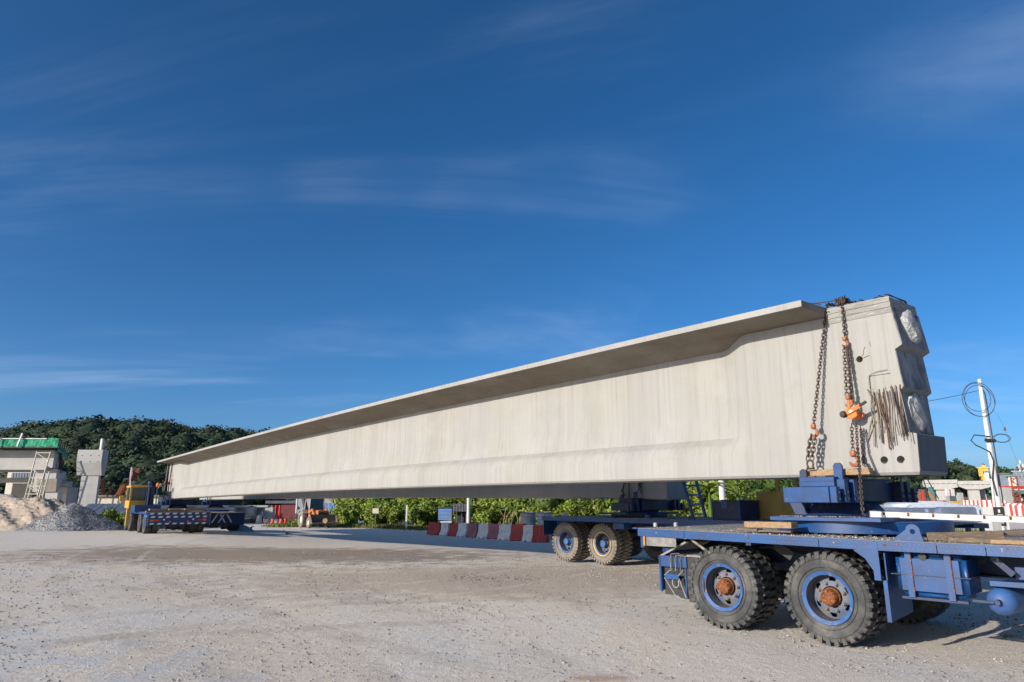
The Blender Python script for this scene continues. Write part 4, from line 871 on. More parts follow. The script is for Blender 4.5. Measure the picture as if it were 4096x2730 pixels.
links(c, [H(3442, 1708, -.08), H(3450, 1790, -.04), H(3456, 1866, -.04)], .036, .006)
# lever hoist
c = thing('lever_hoist', 'orange lever hoist with black grip hanging on the near chains', 'hoist', G1.o, G1.rot)
h0 = H(3399, 1655, -.22)
def hl(y, z, x=0): return h0 + Vector((x, -y, z))
hook(c, hl(0, .20), 1.0)
part('hoist_link', MB().lathe([(.02, 0), (.024, .06), (.012, .16)], 8, hl(0, .04), 'z'), ORANGE, c, smooth=True)
part('hoist_body', MB().lathe([(.052, -.02), (.060, .0), (.060, .09), (.050, .12), (.045, .15)], 20, hl(.045, -.02, .0), 'x'), ORANGE, c, smooth=True)
part('gear_case', MB().prism([(h0.y + .06, h0.z - .03), (h0.y + .055, h0.z + .04), (h0.y - .03, h0.z + .07), (h0.y - .10, h0.z + .03), (h0.y - .11, h0.z - .04), (h0.y - .04, h0.z - .08), (h0.y + .02, h0.z - .07)], h0.x - .03, h0.x + .03, 'x'), ORANGE, c, .008)
part('end_knob', MB().lathe([(.034, -.02), (.045, 0), (.045, .04)], 16, hl(-.06, -.01, -.07), 'x'), BLACK, c, smooth=True)
part('brake_cover', MB().lathe([(.045, .0), (.05, .04), (.03, .06)], 16, hl(.08, -.02, .10), 'x'), ORANGE, c, smooth=True)
part('lever_arm', MB().bar(hl(-.02, .0, -.045), hl(.17, .085, -.05), .014, .055), ORANGE, c, .004)
part('lever_grip', MB().tube([hl(.16, .08, -.05), hl(.25, .125, -.05)], .019, 10), BLACK, c, smooth=True)
part('label_plate', MB().bar(hl(.02, .012, -.055), hl(.06, .03, -.056), .003, .03), WHITEP, c)
# chains on the shaded girder and on the far ends
HM = lambda px, py, off: M2.hit(px, py, off)
c = thing('lashing_chain', 'dark chain with rusty hook on the shaded girder, left of its lug', 'chain', M2.o, M2.rot, 'lashing chains')
links(c, [HM(2502, 1915, .96), HM(2490, 1965, .9)], .05, .009); links(c, [HM(2497, 1700, .98), HM(2502, 1915, .96)], .06, .009); hook(c, HM(2489, 1968, .9), 1.2, RUST)
c = thing('lashing_chain', 'dark doubled chain and shackle on the shaded girder, nearer its end', 'chain', M2.o, M2.rot, 'lashing chains')
for d_ in (-3, 4): links(c, [HM(2560 + d_, 1800, .98), HM(2558 + d_, 1952, .9)], .055, .01)
lo = HM(2558, 1962, .9); part('shackle', MB().tube([lo + Vector((0, .05 * math.cos(a), -.03 + .06 * math.sin(a))) for a in np.linspace(-.9, PI + .9, 10)], .016, 6), BLACK, c)
c = thing('lashing_chain', 'thin plumb chain between the two lashings of the shaded girder', 'chain', M2.o, M2.rot, 'lashing chains')
links(c, [HM(2514, 1850, .96), HM(2516, 1992, .9)], .05, .008)
def farchain(fr, off, s, z0, z1, lab):
    c = thing('lashing_chain', lab, 'chain', fr.o, fr.rot, 'lashing chains')
    part('chain_strand', MB().tube([(off - .05, s, z0), (off - .15, s - .1, z1)], .03, 5), CHAIN, c); part('chain_strand', MB().tube([(off - .05, s + .12, z0), (off - .12, s + .1, z1)], .025, 5), GALV, c)
    part('hook', MB().lathe([(.03, -.1), (.08, 0), (.03, .1)], 8, (off - .12, s - .04, z0 * .45 + z1 * .55), 'z'), RUST, c)
farchain(G1, 0, 40.4, 3.8, 1.75, 'pale chains hanging at the far end of the long girder')
farchain(G1, 0, 41.35, 3.8, 1.75, 'outermost chain with rusty hook past the far tip of the long girder')
farchain(M2, 1.0, 36.2, 2.6, 1.7, 'rusty chain end showing under the girder above the chevron trailer')
c = thing('steel_rods', 'splayed grey rods tied at the far end of the long girder', 'rods', G1.o, G1.rot)
for k in range(6): part('rod', MB().tube([(-.1 - .05 * k, 41.3 + .12 * k, 2.9 - .1 * k), (-.05 * k, 42.3 - .1 * k, 2.2 + .1 * k)], .018, 5), GALV, c)

# ------------------------------------------------------------------ timber, white rail on the near trailer
def timber(label, p0, p1, wd, ht, mat, frame=None, grp='timber on the near trailer'):
    p0, p1 = Vector(p0), Vector(p1)
    if frame: p0, p1 = frame.M @ p0, frame.M @ p1
    m_ = (p0 + p1) / 2; d = p1 - p0; L_ = d.length; rz = math.atan2(d.y, d.x); tl = math.asin(d.z / L_)
    mb = MB(); mb.cbox((0, 0, 0), (L_, wd, ht)); o = single('timber_beam', mb, mat, label, 'timber', grp, bevel=.004, loc=m_); o.rotation_euler = (0, -tl, rz); return o
a, b = H(3208, 1887, -.14), H(3484, 1878, -.14)
timber('long squared timber wedged between girder foot and blue bolster', (-.13, a.y, 2.045), (-.13, b.y, 2.045), .10, .082, WOOD, G1)
for k, y in enumerate((1.52, 1.37, 1.22)): timber(['leftmost', 'middle', 'rightmost'][k] + ' thin packing board under the squared timber', (-.17, y + .07, 1.995), (-.17, y - .06, 1.993), .14, .014, WOODG, G1, 'packing boards under the timber')
timber('sawn block of timber on the deck beside the turntable ring', NF.hit(2990, 2098, .12) * 1, NF.hit(3178, 2102, .12), .18, .075, WOOD, NF)
timber('dark flat board under the sawn block on the deck', NF.hit(2960, 2117, .08), NF.hit(3040, 2121, .08), .16, .03, WOODG, NF)
timber('thin board with split end beside the turntable ring', NF.hit(3040, 2124, .06), NF.hit(3170, 2128, .08), .10, .022, WOODG, NF)
timber('broad brown board leaning right of the lifting eye', (.12, -1.12, 1.285), (.50, -1.75, 1.31), .05, .085, WOODG, NF)
timber('dark tilted board behind the brown one on the deck', (.50, -1.45, 1.30), (.9, -2.1, 1.37), .22, .04, WOODG, NF)
timber('long splintered plank lying at the right edge of the deck', (.10, -1.32, 1.262), (.35, -3.4, 1.275), .09, .045, WOODG, NF)
timber('pale plank lying outside the splintered one on the deck', (.0, -1.75, 1.262), (.12, -4.0, 1.265), .07, .04, WOOD, NF)
timber('small upright chock at the plank end', (.06, -1.30, 1.28), (.12, -1.36, 1.28), .07, .075, WOODG, NF)
wr = thing('white_steel_rail', 'long white steel channel lying across the blue turntable plate', 'rail')
e0 = NF.M @ NF.hit(3482, 2062, .75); e0.z = 1.475; e1 = at(4330, 2101, 8.2); d_ = (e1 - e0); L_ = d_.length; rz = math.atan2(d_.y, d_.x)
wr.location = e0; wr.rotation_euler = (0, -math.asin(d_.z / L_), rz)
part('rail_web', MB().box(0, L_, 0, .008, .008, .07), WHITEP, wr); part('rail_flange', MB().box(0, L_, 0, .07, 0, .008), WHITEP, wr); part('rail_flange', MB().box(0, L_, -.004, .06, .07, .076), RODM, wr)
for k in range(14): part('rail_notch', MB().box(.14 + .27 * k, .165 + .27 * k, -.004, .0, .025, .066), RUST, wr)
part('end_plate', MB().box(-.006, -.0, 0, .06, 0, .074), RODM, wr)

# ------------------------------------------------------------------ plastic barriers along the verge
def barrier_mb(style):
    L_ = .77; mb = MB()
    prof = [(-.24, 0), (.24, 0), (.24, .12), (.10, .38), (.08, .80), (-.08, .80), (-.10, .38), (-.24, .12)]
    # lengthwise loft with vertical grooves (ribs) pressed into the faces
    xs = np.linspace(-L_ / 2, L_ / 2, 17); vs = []; fs = []
    for i, x in enumerate(xs):
        g = .025 if (i // 2) % 2 and style == 0 and 0 < i < 16 else 0; e = .0
        for (y, z) in prof: vs.append((x, y - math.copysign(g, y) * (1 if z > .05 else 0), z + (0.06 if z == 0 and i % 8 in (3, 4, 5) else 0)))
    n = len(prof)
    for i in range(16):
        for k in range(n): l = (k + 1) % n; fs.append((i * n + k, i * n + l, (i + 1) * n + l, (i + 1) * n + k))
    fs += [tuple(range(n)), tuple(16 * n + k for k in range(n))[::-1]]
    mb.add(vs, fs); return mb
BM = {}
bp = [(385, 'r', 0, 30, 'deep red ribbed barrier at the far left end of the row'), (343, 'r', 0, 42, 'deep red barrier overlapped by its neighbour at the left end'), (478, 'w', 0, 38, 'grimy white barrier second in colour from the left, beside deep red ones'), (568, 'r', 0, 30, 'deep red ribbed barrier in front of the blue tin shed'),
      (662, 'w', 0, 28, 'white ribbed barrier at the foot of the utility pole'), (768, 'm', 0, 24, 'faded mauve ribbed barrier right of the utility pole'), (882, 'w', 0, 20, 'off-white barrier between mauve and maroon ones'), (990, 'm', 1, 8, 'maroon barrier with a row of pin holes'),
      (1105, 'w', 1, 6, 'pale blue-white barrier left of a red one with holes'), (1235, 'r', 1, 2, 'bright red barrier with a row of pin holes below the drums'), (1365, 'w', 1, 0, 'white barrier with three pin holes nearest the trailer'), (1468, 'r', 0, -4, 'red ribbed barrier partly hidden by the trailer flap')]
for rx, c_, st_y, tw, lab in bp:
    px = 1600 + rx / 2.614; f_ = (px - 1730) / 440.0; dep = 47.5 - 12.5 * f_
    if rx == 343: dep += .5
    g_ = gat(px, dep); t = thing('water_barrier', lab, 'barrier', g_, math.radians(-30 - tw * .5), 'red and white plastic barriers')
    if st_y not in BM: BM[st_y] = barrier_mb(st_y)
    m = {'r': REDPL, 'w': WHITEPL, 'm': MAROON}[c_]
    part('barrier_body', BM[st_y], m, t, bevel=0)
    part('top_cap', MB().box(-.36, .36, -.05, .05, .80, .83), m, t)
    if st_y:
        for k in (-.2, 0, .2): part('pin_hole', MB().lathe([(.025, -.102), (.025, -.09)], 8, (k, 0, .45), 'y'), BLACK, t)
# spare block on top of a barrier
g_ = gat(2085, 36.6); single('red_block', MB().box(-.22, .22, -.12, .12, .83, .90), BRIGHTR, 'bright red plastic piece lying on top of a barrier', 'block', loc=g_, rz=-.5)
# drums
for px, dep, lab in ((2113, 40.5, 'grey ribbed open drum left of the other one'), (2178, 39.5, 'grey ribbed open drum nearer the trailer')):
    g_ = gat(px, dep); t = thing('steel_drum', lab, 'drum', g_, 0, 'grey drums behind the barriers')
    r = .42; pr = [(r, .0)]
    for z in (.2, .42, .64, .86, 1.08, 1.28): pr += [(r, z - .03), (r + .025, z), (r, z + .03)]
    pr += [(r, 1.46), (r + .03, 1.48), (r + .03, 1.50), (r - .02, 1.50), (r - .02, .05), (.001, .05)]
    part('drum_wall', MB().lathe(pr, 40, (0, 0, 0), 'z'), GALV if False else material('dusty_grey_plastic', (.40, .41, .41), (.27, .28, .285), (.48, .47, .45), scale=3, rough=.6), t, smooth=True)
    part('rim_band', MB().lathe([(r + .032, 1.44), (r + .04, 1.455), (r + .032, 1.47)], 40, (0, 0, 0), 'z'), BLACK, t)
g_ = gat(2245, 40.5)
bm = bmesh.new(); bmesh.ops.create_icosphere(bm, subdivisions=3, radius=1)
for v in bm.verts: v.co = Vector((v.co.x * 1.3, v.co.y * .7, max(0, v.co.z) * 1.35 * (1 + .15 * math.sin(v.co.x * 7) * math.cos(v.co.y * 6))))
me = bpy.data.meshes.new('tarp'); bm.to_mesh(me); bm.free(); me.materials.append(TARP); o = link('tarpaulin', me); o.location = g_; tag(o, 'dark crumpled tarpaulin heap behind the second trailer deck', 'tarpaulin')

# blue tin shed, poles, signs under the girder
g_ = gat(1775, 55)
t = thing('tin_shed', 'small shed of blue corrugated sheet with dark roof in the bushes', 'shed', g_, math.radians(8))
def corr(mb, x0, x1, z0, z1, y, pitch=.1, amp=.02, vertical=True):
    n = max(2, int((x1 - x0) / pitch * 2)); vs = []; fs = []
    for i in range(n + 1):
        x = x0 + (x1 - x0) * i / n; yy = y + (amp if i % 2 else -amp); vs += [(x, yy, z0), (x, yy, z1), (x, yy + .008, z0), (x, yy + .008, z1)]
    for i in range(n): a = i * 4; fs += [(a, a + 4, a + 5, a + 1), (a + 2, a + 3, a + 7, a + 6), (a, a + 2, a + 6, a + 4), (a + 1, a + 5, a + 7, a + 3)]
    return mb.add(vs, fs)
mb = MB(Matrix.Rotation(0, 4, 'X'))
vs = []; fs = []; n = 18
for i in range(n + 1):
    z = .75 + .95 * i / n; yy = -.02 if i % 2 else .02; vs += [(-.45, yy, z), (.6, yy, z), (-.45, yy + .02, z), (.6, yy + .02, z)]
for i in range(n): a = i * 4; fs += [(a, a + 1, a + 5, a + 4), (a + 2, a + 6, a + 7, a + 3)]
mb.add(vs, fs); part('sheet_wall', mb, SHEETB, t)
part('roof_edge', MB().box(-.5, .65, -.1, 1.8, 1.70, 1.75), SHEETD, t)
mb = MB(); corr(mb, .62, 2.0, 1.42, 1.95, -.2, .12, .02); part('roof_sheet', mb, TARP, t); part('roof_board', MB().box(.55, 2.05, -.1, 1.8, 1.95, 1.99), SHEETD, t)
for x in (-.42, .62, .95, 1.35, 1.7): part('post', MB().box(x, x + .07, .06, .13, 0, 1.7), BARK, t)
part('dark_side', MB().box(.95, 1.9, 1.2, 1.25, 0, 1.6), TARP, t)
part('rag_sheet', MB().add([(-.25, -.06, .05), (.62, -.08, .02), (.60, -.05, .72), (-.3, -.04, .68), (-.25, -.03, .05), (.62, -.05, .02), (.60, -.02, .72), (-.3, -.01, .68)], [(0, 1, 2, 3), (4, 7, 6, 5), (0, 4, 5, 1), (1, 5, 6, 2), (2, 6, 7, 3), (3, 7, 4, 0)]), WHITEPL, t)
g_ = gat(1873, 49.5); single('utility_pole', MB().lathe([(.13, 0), (.11, 4), (.09, 7.2)], 14, (0, 0, 0), 'z'), POLEM, 'grey concrete utility pole rising behind the row of barriers', 'pole', loc=g_, smooth=True)
pole2 = gat(2897, 36); single('utility_pole', MB().lathe([(.17, 0), (.14, 4), (.10, 8.0)], 16, (0, 0, 0), 'z'), POLEM, 'pale pole behind the blue steel box, seen under the girder', 'pole', loc=pole2, smooth=True)
g_ = gat(1625, 56); single('marker_post', MB().box(-.06, .06, -.06, .06, 0, 1.9), WHITEPL, 'slim white post standing in the green bushes', 'post', loc=g_)
g_ = gat(1500, 59); t = thing('notice_board', 'small pale notice board half lost in the bushes', 'sign', g_); part('board', MB().box(-.25, .25, -.02, .02, 1.2, 1.6), CREAM, t); part('post', MB().box(-.03, .03, .022, .06, 0, 1.6), BARK, t)

# ------------------------------------------------------------------ undergrowth bank and plants
rs = np.random.RandomState(21); blobs = []
path = [(1345, 68), (1420, 65), (1550, 62), (1700, 59), (1900, 55), (2100, 51), (2300, 48), (2500, 45), (2700, 43), (2900, 41), (3100, 39.5), (3250, 39)]
def bank(px): return float(np.interp(px, [p_[0] for p_ in path], [p_[1] for p_ in path]))
for k in range(520):
    px = 1345 + 1900 * rs.rand(); row = rs.rand(); dep = bank(px) + row * 5; h = (.3 + row * 3.6 + rs.rand() * .7) * (1 if px < 2900 else .95)
    if 1735 < px < 1900 and row < .5: dep += 2.2
    g_ = gat(px, dep); r = .55 + .65 * rs.rand() * (.6 + row); blobs.append((g_.x, g_.y, g_.z + h * .9, r, r, r * .85))
tag(leafobj('undergrowth', blobs, 240, .125, BUSH, seed=5, up=.35, core=.6, shell=.6), 'sunlit green undergrowth on the bank behind the barriers', 'undergrowth', kind='stuff')
blobs = []
for k in range(170):
    px = 1330 + 1900 * rs.rand(); dep = bank(px) + 4.2 + 2.5 * rs.rand(); g_ = gat(px, dep); r = .9 + .5 * rs.rand(); blobs.append((g_.x, g_.y, g_.z + 1 + 3.6 * rs.rand(), r, r, r))
for k in range(70):
    px = 1345 + 1880 * rs.rand()
    if 1735 < px < 1900: continue
    dep = bank(px) + .3 + 3.5 * rs.rand(); g_ = gat(px, dep); r = .5 + .5 * rs.rand(); blobs.append((g_.x, g_.y, g_.z + .3 + 2.6 * rs.rand(), r * 1.3, r, r * .8))
tag(leafobj('thicket', blobs, 200, .14, BUSHD, seed=6, core=.85), 'darker thicket rising behind the sunlit undergrowth', 'thicket', kind='stuff')
labs = ['low round bush right of the backhoe bucket', 'leafy bush at the foot of the bank left of the white post', 'trailing bright bush beside the white post', 'dense green bush left of the tin shed', 'feathery bush right of the utility pole', 'yellow-green bush behind the grey drums', 'bright bush above the second trailer deck', 'tall lime-green shrub left of the blue ladder', 'leafy shrub seen between ladder rungs', 'broad-leaved shrub left of the pale pole', 'light green shrub right of the steel box']
for k, (px, h) in enumerate(((1395, 1.3), (1500, 1.5), (1610, 1.7), (1705, 1.9), (1955, 2.0), (2280, 2.3), (2420, 2.4), (2620, 2.4), (2740, 2.5), (2850, 3.2), (3000, 2.9))):
    dep = bank(px) - 1.2; g_ = gat(px, dep); t = thing('shrub', labs[k], 'shrub', g_, 0, 'shrubs in front of the bank')
    bl = [(rs.normal() * .5, rs.normal() * .3, h * (.25 + .55 * rs.rand()), .5, .5, .42) for _ in range(9)]
    leafobj('foliage', bl, 230, .10 if k % 3 else .15, BUSH, parent=t, seed=30 + k, up=.3)
    part('stem', MB().tube([(0, 0, 0), (.05, 0, h * .4), (.1, .05, h * .8)], [.05, .04, .02], 5), BARK, t)
# banana-like plants left of the pale pole
def frond_plant(name, lab, cat, px, dep, h, n, L_, wd, mat, seed):
    rr = random.Random(seed); g_ = gat(px, dep); t = thing(name, lab, cat, g_)
    part('stem', MB().lathe([(.12, 0), (.09, h * .7), (.04, h)], 8, (0, 0, 0), 'z'), BUSHD, t)
    for k in range(n):
        a = 2 * PI * k / n + rr.random(); e = rr.uniform(.3, .8); l = L_ * rr.uniform(.7, 1.1); mb = MB(); vs = []; fs = []; m_ = 7
        for i in range(m_ + 1):
            f_ = i / m_; r_ = l * f_; z = h * .95 + r_ * e - r_ * r_ * .35; w_ = wd * math.sin(min(1, f_ + .08) * PI) ** .6
            c_ = Vector((r_ * math.cos(a), r_ * math.sin(a), z)); s_ = Vector((-math.sin(a), math.cos(a), 0)) * w_; d_ = Vector((0, 0, w_ * .35))
            vs += [c_ - s_ - d_, c_, c_ + s_ - d_]
        for i in range(m_): b_ = i * 3; fs += [(b_, b_ + 3, b_ + 4, b_ + 1), (b_ + 1, b_ + 4, b_ + 5, b_ + 2)]
        mb.add(vs, fs); part('leaf', mb, mat, t)
frond_plant('banana_plant', 'banana plant with broad arching leaves left of the pale pole', 'plant', 2845, 37, 2.7, 9, 1.7, .22, BUSH, 3)
frond_plant('palm', 'young palm with thin dark fronds by the yellow cab', 'plant', 3150, 37.5, 2.9, 14, 1.5, .07, BUSHD, 4)
frond_plant('palm', 'feathery palm right of the pale pole, above the steel box', 'plant', 2960, 37.5, 2.8, 14, 1.4, .08, BUSH, 5)
rr = random.Random(6)
cl = thing('cane_clump', 'tan clump of thin dry canes left of the grey drums', 'dry canes', gat(2050, bank(2050) - .9))
for k in range(16):
    px = 1985 + 9 * k + rr.uniform(-6, 6); g_ = gat(px, bank(px) - .9)
    part('dry_stem', MB(Matrix.Translation(g_ - cl.location)).tube([(0, 0, 0), (rr.uniform(-.3, .5), .1, 1.0), (rr.uniform(-.3, .5), .1, 1.3 + rr.uniform(0, .4))], .022, 5), WOOD, cl)
# weed tussock left of the backhoe and grass verge
def grass(name, lab, spots, n, h, seed, mat=GRASSM):
    r_ = np.random.RandomState(seed); V = []; 
    for (x, y, sx, sy, k) in spots:
        X = x + sx * r_.normal(size=int(n * k)); Y = y + sy * r_.normal(size=int(n * k))
        for a, b in zip(X, Y):
            z = zg(a, b); hh = h * (.4 + .8 * r_.rand()); t = r_.rand() * 6.28; w_ = .018 + .006 * b / 20; lx, ly = (r_.rand() - .5) * hh, (r_.rand() - .5) * hh
            V.append([(a - w_ * math.cos(t), b - w_ * math.sin(t), z), (a + w_ * math.cos(t), b + w_ * math.sin(t), z), (a + lx + w_ * .3, b + ly, z + hh), (a + lx - w_ * .3, b + ly, z + hh)])
    V = np.array(V).reshape(-1, 3); tag(link(name, npmesh(name, V, np.arange(len(V)).reshape(-1, 4), mat)), lab, 'grass', kind='stuff')
sp = []
for px, dep, sx, sy in ((1165, 63, .9, .5), (1200, 64, .8, .6), (1140, 62, .6, .4)): g_ = gat(px, dep); sp.append((g_.x, g_.y, sx, sy, 1))
for px in range(1380, 2100, 60): g_ = gat(px, bank(px) - 1.8); sp.append((g_.x, g_.y, 1.2, .5, .6))
for px in range(950, 1130, 40): g_ = gat(px, 76); sp.append((g_.x, g_.y, 1.2, .6, .3))
for px in range(400, 560, 40): g_ = gat(px, 46); sp.append((g_.x, g_.y, .8, .6, .4))
grass('verge_grass', 'rough green and yellow grass along the verge', sp, 1300, .27, 9)
t = thing('weed_mound', 'low weedy green mound left of the backhoe', 'bush', gat(1205, 62.5), 0)
leafobj('foliage', [(-1.1 + .42 * k, 0, .12 + .10 * k, .5, .5, .22 + .08 * k) for k in range(5)], 300, .10, BUSH, parent=t, seed=77, up=.4)
sp = []
for px, dep in ((3850, 30), (3950, 28), (4050, 27), (4120, 27), (3900, 33), (4000, 36), (3800, 33)): g_ = gat(px, dep); sp.append((g_.x, g_.y, 1.6, 1.4, 1))
grass('roadside_grass', 'sparse weedy grass round the pole foot, right of the trailers', sp, 1500, .22, 10)

# ------------------------------------------------------------------ backhoe loader
g_ = gat(1277, 60); t = thing('backhoe_loader', 'orange backhoe loader with a dark wide front bucket, parked by the bushes', 'backhoe', g_, math.radians(36))
P = lambda name, mb, m, bev=0, **k: part(name, mb, m, t, bevel=bev, **k)
OR = material('dusty_orange_machine_paint', (.52, .17, .035), (.40, .14, .04), (.30, .2, .12), scale=3, rough=.6, t3=.6)
BR = material('muddy_bucket_steel', (.10, .08, .065), (.17, .13, .10), scale=4, rough=.9)
mb = MB(); pr = [(-1.35, .42), (-1.28, .36), (-.75, .38), (-.70, .62), (-.72, 1.10), (-.76, 1.12), (-.80, .70), (-.86, .50), (-1.30, .47)]
mb.prism(pr, -1.1, 1.1, 'x'); P('bucket', mb, BR)
for x in (-1.13, 1.10): P('bucket_side', MB().prism([(-1.33, .40), (-.72, .38), (-.70, 1.10), (-.80, 1.12), (-1.2, .62)], x, x + .03, 'x'), BR)
P('bucket_teeth', MB().box(-1.12, 1.12, -1.42, -1.34, .40, .46), BR)
P('nose', MB().box(-.42, .42, -.6, .5, .95, 1.45), OR, .04); P('grille', MB().box(-.34, .34, -.62, -.605, 1.0, 1.28), BLACK)
for s_ in (-1, 1):
    P('loader_arm', MB().bar((s_ * .62, -.75, .75), (s_ * .62, .2, 1.55), .12, .16), OR); P('loader_arm', MB().bar((s_ * .62, .2, 1.5), (s_ * .62, .9, 1.2), .12, .16), OR)
    P('lift_cylinder', MB().tube([(s_ * .5, -.6, 1.0), (s_ * .5, .5, 1.2)], .05, 8), GALV)
    P('cab_pillar', MB().bar((s_ * .66, .75, 1.4), (s_ * .58, .85, 2.62), .06), CREAM); P('cab_pillar', MB().bar((s_ * .66, 1.95, 1.4), (s_ * .58, 1.9, 2.62), .06), CREAM)
    for (yy, r, w_) in ((.0, .46, .3), (1.75, .70, .42)):
        wl = P('wheel', MB().lathe([(.0001, -.02), (r * .5, -.05), (r * .55, -.13), (r * .55, .13), (r * .5, .05), (.0001, .02)], 20, (s_ * .88, yy, r), 'x'), CREAM)
        part('tyre', MB().lathe([(r * .53, -w_ / 2 + .04), (r * .8, -w_ / 2), (r * .97, -w_ / 2 + .04), (r, 0), (r * .97, w_ / 2 - .04), (r * .8, w_ / 2), (r * .53, w_ / 2 - .04)], 28, (s_ * .88, yy, r), 'x', closed=True), RUBBERD, wl, smooth=True)
    P('fender', MB().prism([(1.1, 1.2), (1.35, 1.5), (2.1, 1.5), (2.4, 1.2), (2.3, 1.18), (2.05, 1.42), (1.4, 1.42), (1.2, 1.15)], s_ * .88 - .22, s_ * .88 + .22, 'x'), GALV)
P('cab_roof', MB().box(-.66, .66, .7, 2.05, 2.62, 2.72), CREAM, .03)
P('front_glass', MB().add([(-.60, .78, 1.48), (.60, .78, 1.48), (.55, .86, 2.6), (-.55, .86, 2.6), (-.6, .80, 1.48), (.6, .80, 1.48), (.55, .88, 2.6), (-.55, .88, 2.6)], [(0, 1, 2, 3), (4, 7, 6, 5), (0, 4, 5, 1), (1, 5, 6, 2), (2, 6, 7, 3), (3, 7, 4, 0)]), GLASS)
P('cab_base', MB().box(-.6, .6, .75, 2.0, .8, 1.46), OR, .03); P('chassis', MB().box(-.4, .4, -.4, 2.4, .5, .95), BLACK)
P('seat', MB().box(-.2, .3, 1.3, 1.7, 1.46, 1.95), BLACK)
P('stabiliser_arm', MB().bar((-.75, 2.2, .9), (-1.1, 2.4, 1.75), .2, .14), BLACK); P('stabiliser_arm', MB().bar((.75, 2.2, .9), (1.0, 2.3, 1.7), .16, .14), OR)
P('rear_boom', MB().bar((-.25, 2.3, 1.0), (-.5, 2.9, 2.5), .24, .3), BLACK)
g3 = g_ + Vector((.25, -1.05, .52)); single('wooden_spool', MB().lathe([(.2, -.1), (.2, -.07), (.1, -.06), (.1, .06), (.2, .07), (.2, .1)], 14, (0, 0, 0), 'y'), WOOD, 'brown hose reel lying in the backhoe bucket', 'reel', loc=g3 + Vector((.6, -.3, .1)))
single('white_bag', MB().lathe([(.0001, 0), (.14, .02), (.12, .1), (.0001, .14)], 8, (0, 0, 0), 'z'), WHITEPL, 'small white bag inside the backhoe bucket', 'bag', loc=g3 + Vector((-.55, .05, -.02)))

# ------------------------------------------------------------------ birds
def bird(px, dep, rz, lab):
    g_ = gat(px, dep); t = thing('bird', lab, 'bird', g_, rz)
    m = material('black_feathers', (.012, .012, .014), (.02, .02, .025), rough=.5)
    part('body', MB().tube([(-.26, 0, .16), (-.16, 0, .18), (-.08, 0, .19), (.02, 0, .21), (.10, 0, .26), (.15, 0, .32), (.20, 0, .335), (.245, 0, .325), (.30, 0, .31)], [.012, .03, .055, .062, .050, .036, .034, .016, .003], 10), m, t, smooth=True)
    part('tail', MB().prism([(-.40, .11), (-.24, .15), (-.22, .18), (-.39, .13)], -.03, .03, 'y'), m, t)
    for s_ in (-.03, .03): part('leg', MB().tube([(.0, s_, .17), (.02, s_, .08), (.0, s_, .0), (.05, s_, .0)], .006, 5), m, t)
bird(1148, 41.5, PI, 'black bird walking on the ground at the shadow edge'); bird(1000, 47, .4, 'black bird crouched near the heap beside the far trailer')
g_ = gat(962, 47); leafobj_h = []
single('rubble_heap', MB().lathe([(.95, -.05), (.7, .2), (.3, .38), (.0001, .44)], 12, (0, 0, 0), 'z'), GRAVM, 'small earth and weed heap right of the far chevron trailer', 'heap', loc=g_)

# ------------------------------------------------------------------ stock yard seen under the girders, left of the backhoe
def box_thing(name, lab, cat, px0, px1, pyt, dep, mat, depth=4, rz=0, h=None, group=None, lift=0, bev=0):
    a = gat(px0, dep); b = gat(px1, dep); z1 = at(px0, pyt, dep).z - a.z if h is None else h
    W_ = (b - a).xy.length; c_ = (a + b) / 2; c_.z = a.z + lift
    o = single(name, MB().box(-W_ / 2, W_ / 2, 0, depth, 0, z1 - lift), mat, lab, cat, group, loc=c_, rz=rz, bevel=bev); return o
for k, (p0, p1, dep, lab) in enumerate(((790, 905, 76, 'leftmost pale stored beam resting on blocks in the yard behind'), (920, 985, 77, 'stored beam between two upright blocks in the yard behind'), (995, 1060, 78, 'right-hand pale stored beam beside the red fence'), (560, 780, 84, 'far stored beam glimpsed past the trailers'))):
    a = gat(p0, dep); b = gat(p1, dep); W_ = (b - a).xy.length; t = thing('stored_beam', lab, 'beam', (a + b) / 2, 0, 'stored concrete beams')
    part('beam_web', MB().box(-W_ / 2, W_ / 2, 0, .3, .35, 1.55), CONC2, t); part('beam_flange', MB().box(-W_ / 2 - .3, W_ / 2 + .3, -.5, .8, 1.55, 1.75), CONC2, t)
    part('beam_foot', MB().box(-W_ / 2, W_ / 2, -.12, .42, .1, .35), CONC2, t)
    part('end_block', MB().box(W_ / 2, W_ / 2 + .85, -.35, .5, -.02, 1.549), CONC2, t)
t = thing('red_fence', 'bright red corrugated site fence under the girder', 'fence', gat(1090, 82), 0)
W_ = 58 / FPX * 82
for k in range(4):
    mb = MB(); corr(mb, -W_ / 2 + k * W_ / 4, -W_ / 2 + (k + 1) * W_ / 4 - .04, 0, 1.75, 0, .25, .05); part('fence_panel', mb, BRIGHTR, t)
t = thing('dark_container', 'maroon container with a dark roof beside the red fence', 'container', gat(1150, 84), 0)
part('container_body', MB().box(-1.0, 2.3, .2, 6, 0, 1.9), material('maroon_sheet', (.17, .035, .035), (.1, .03, .03)), t, .02); part('container_roof', MB().box(-2.8, 2.4, -.1, 6.2, 1.92, 2.25), SHEETD, t)
t = thing('clad_building', 'grey sheet-clad building block behind the backhoe cab', 'building', gat(1222, 80), 0)
for k in range(14): part('cladding_sheet', MB().box(-1.1, 2.9, .0 + .012 * (k % 2), .05, .25 * k, .25 * k + .235), SHEETG, t)
part('wall', MB().box(-1.05, 2.85, .06, 5, 0, 3.5), SHEETG, t); part('corner_post', MB().box(-1.25, -1.12, -.05, .1, 0, 3.5), WHITEPL, t)
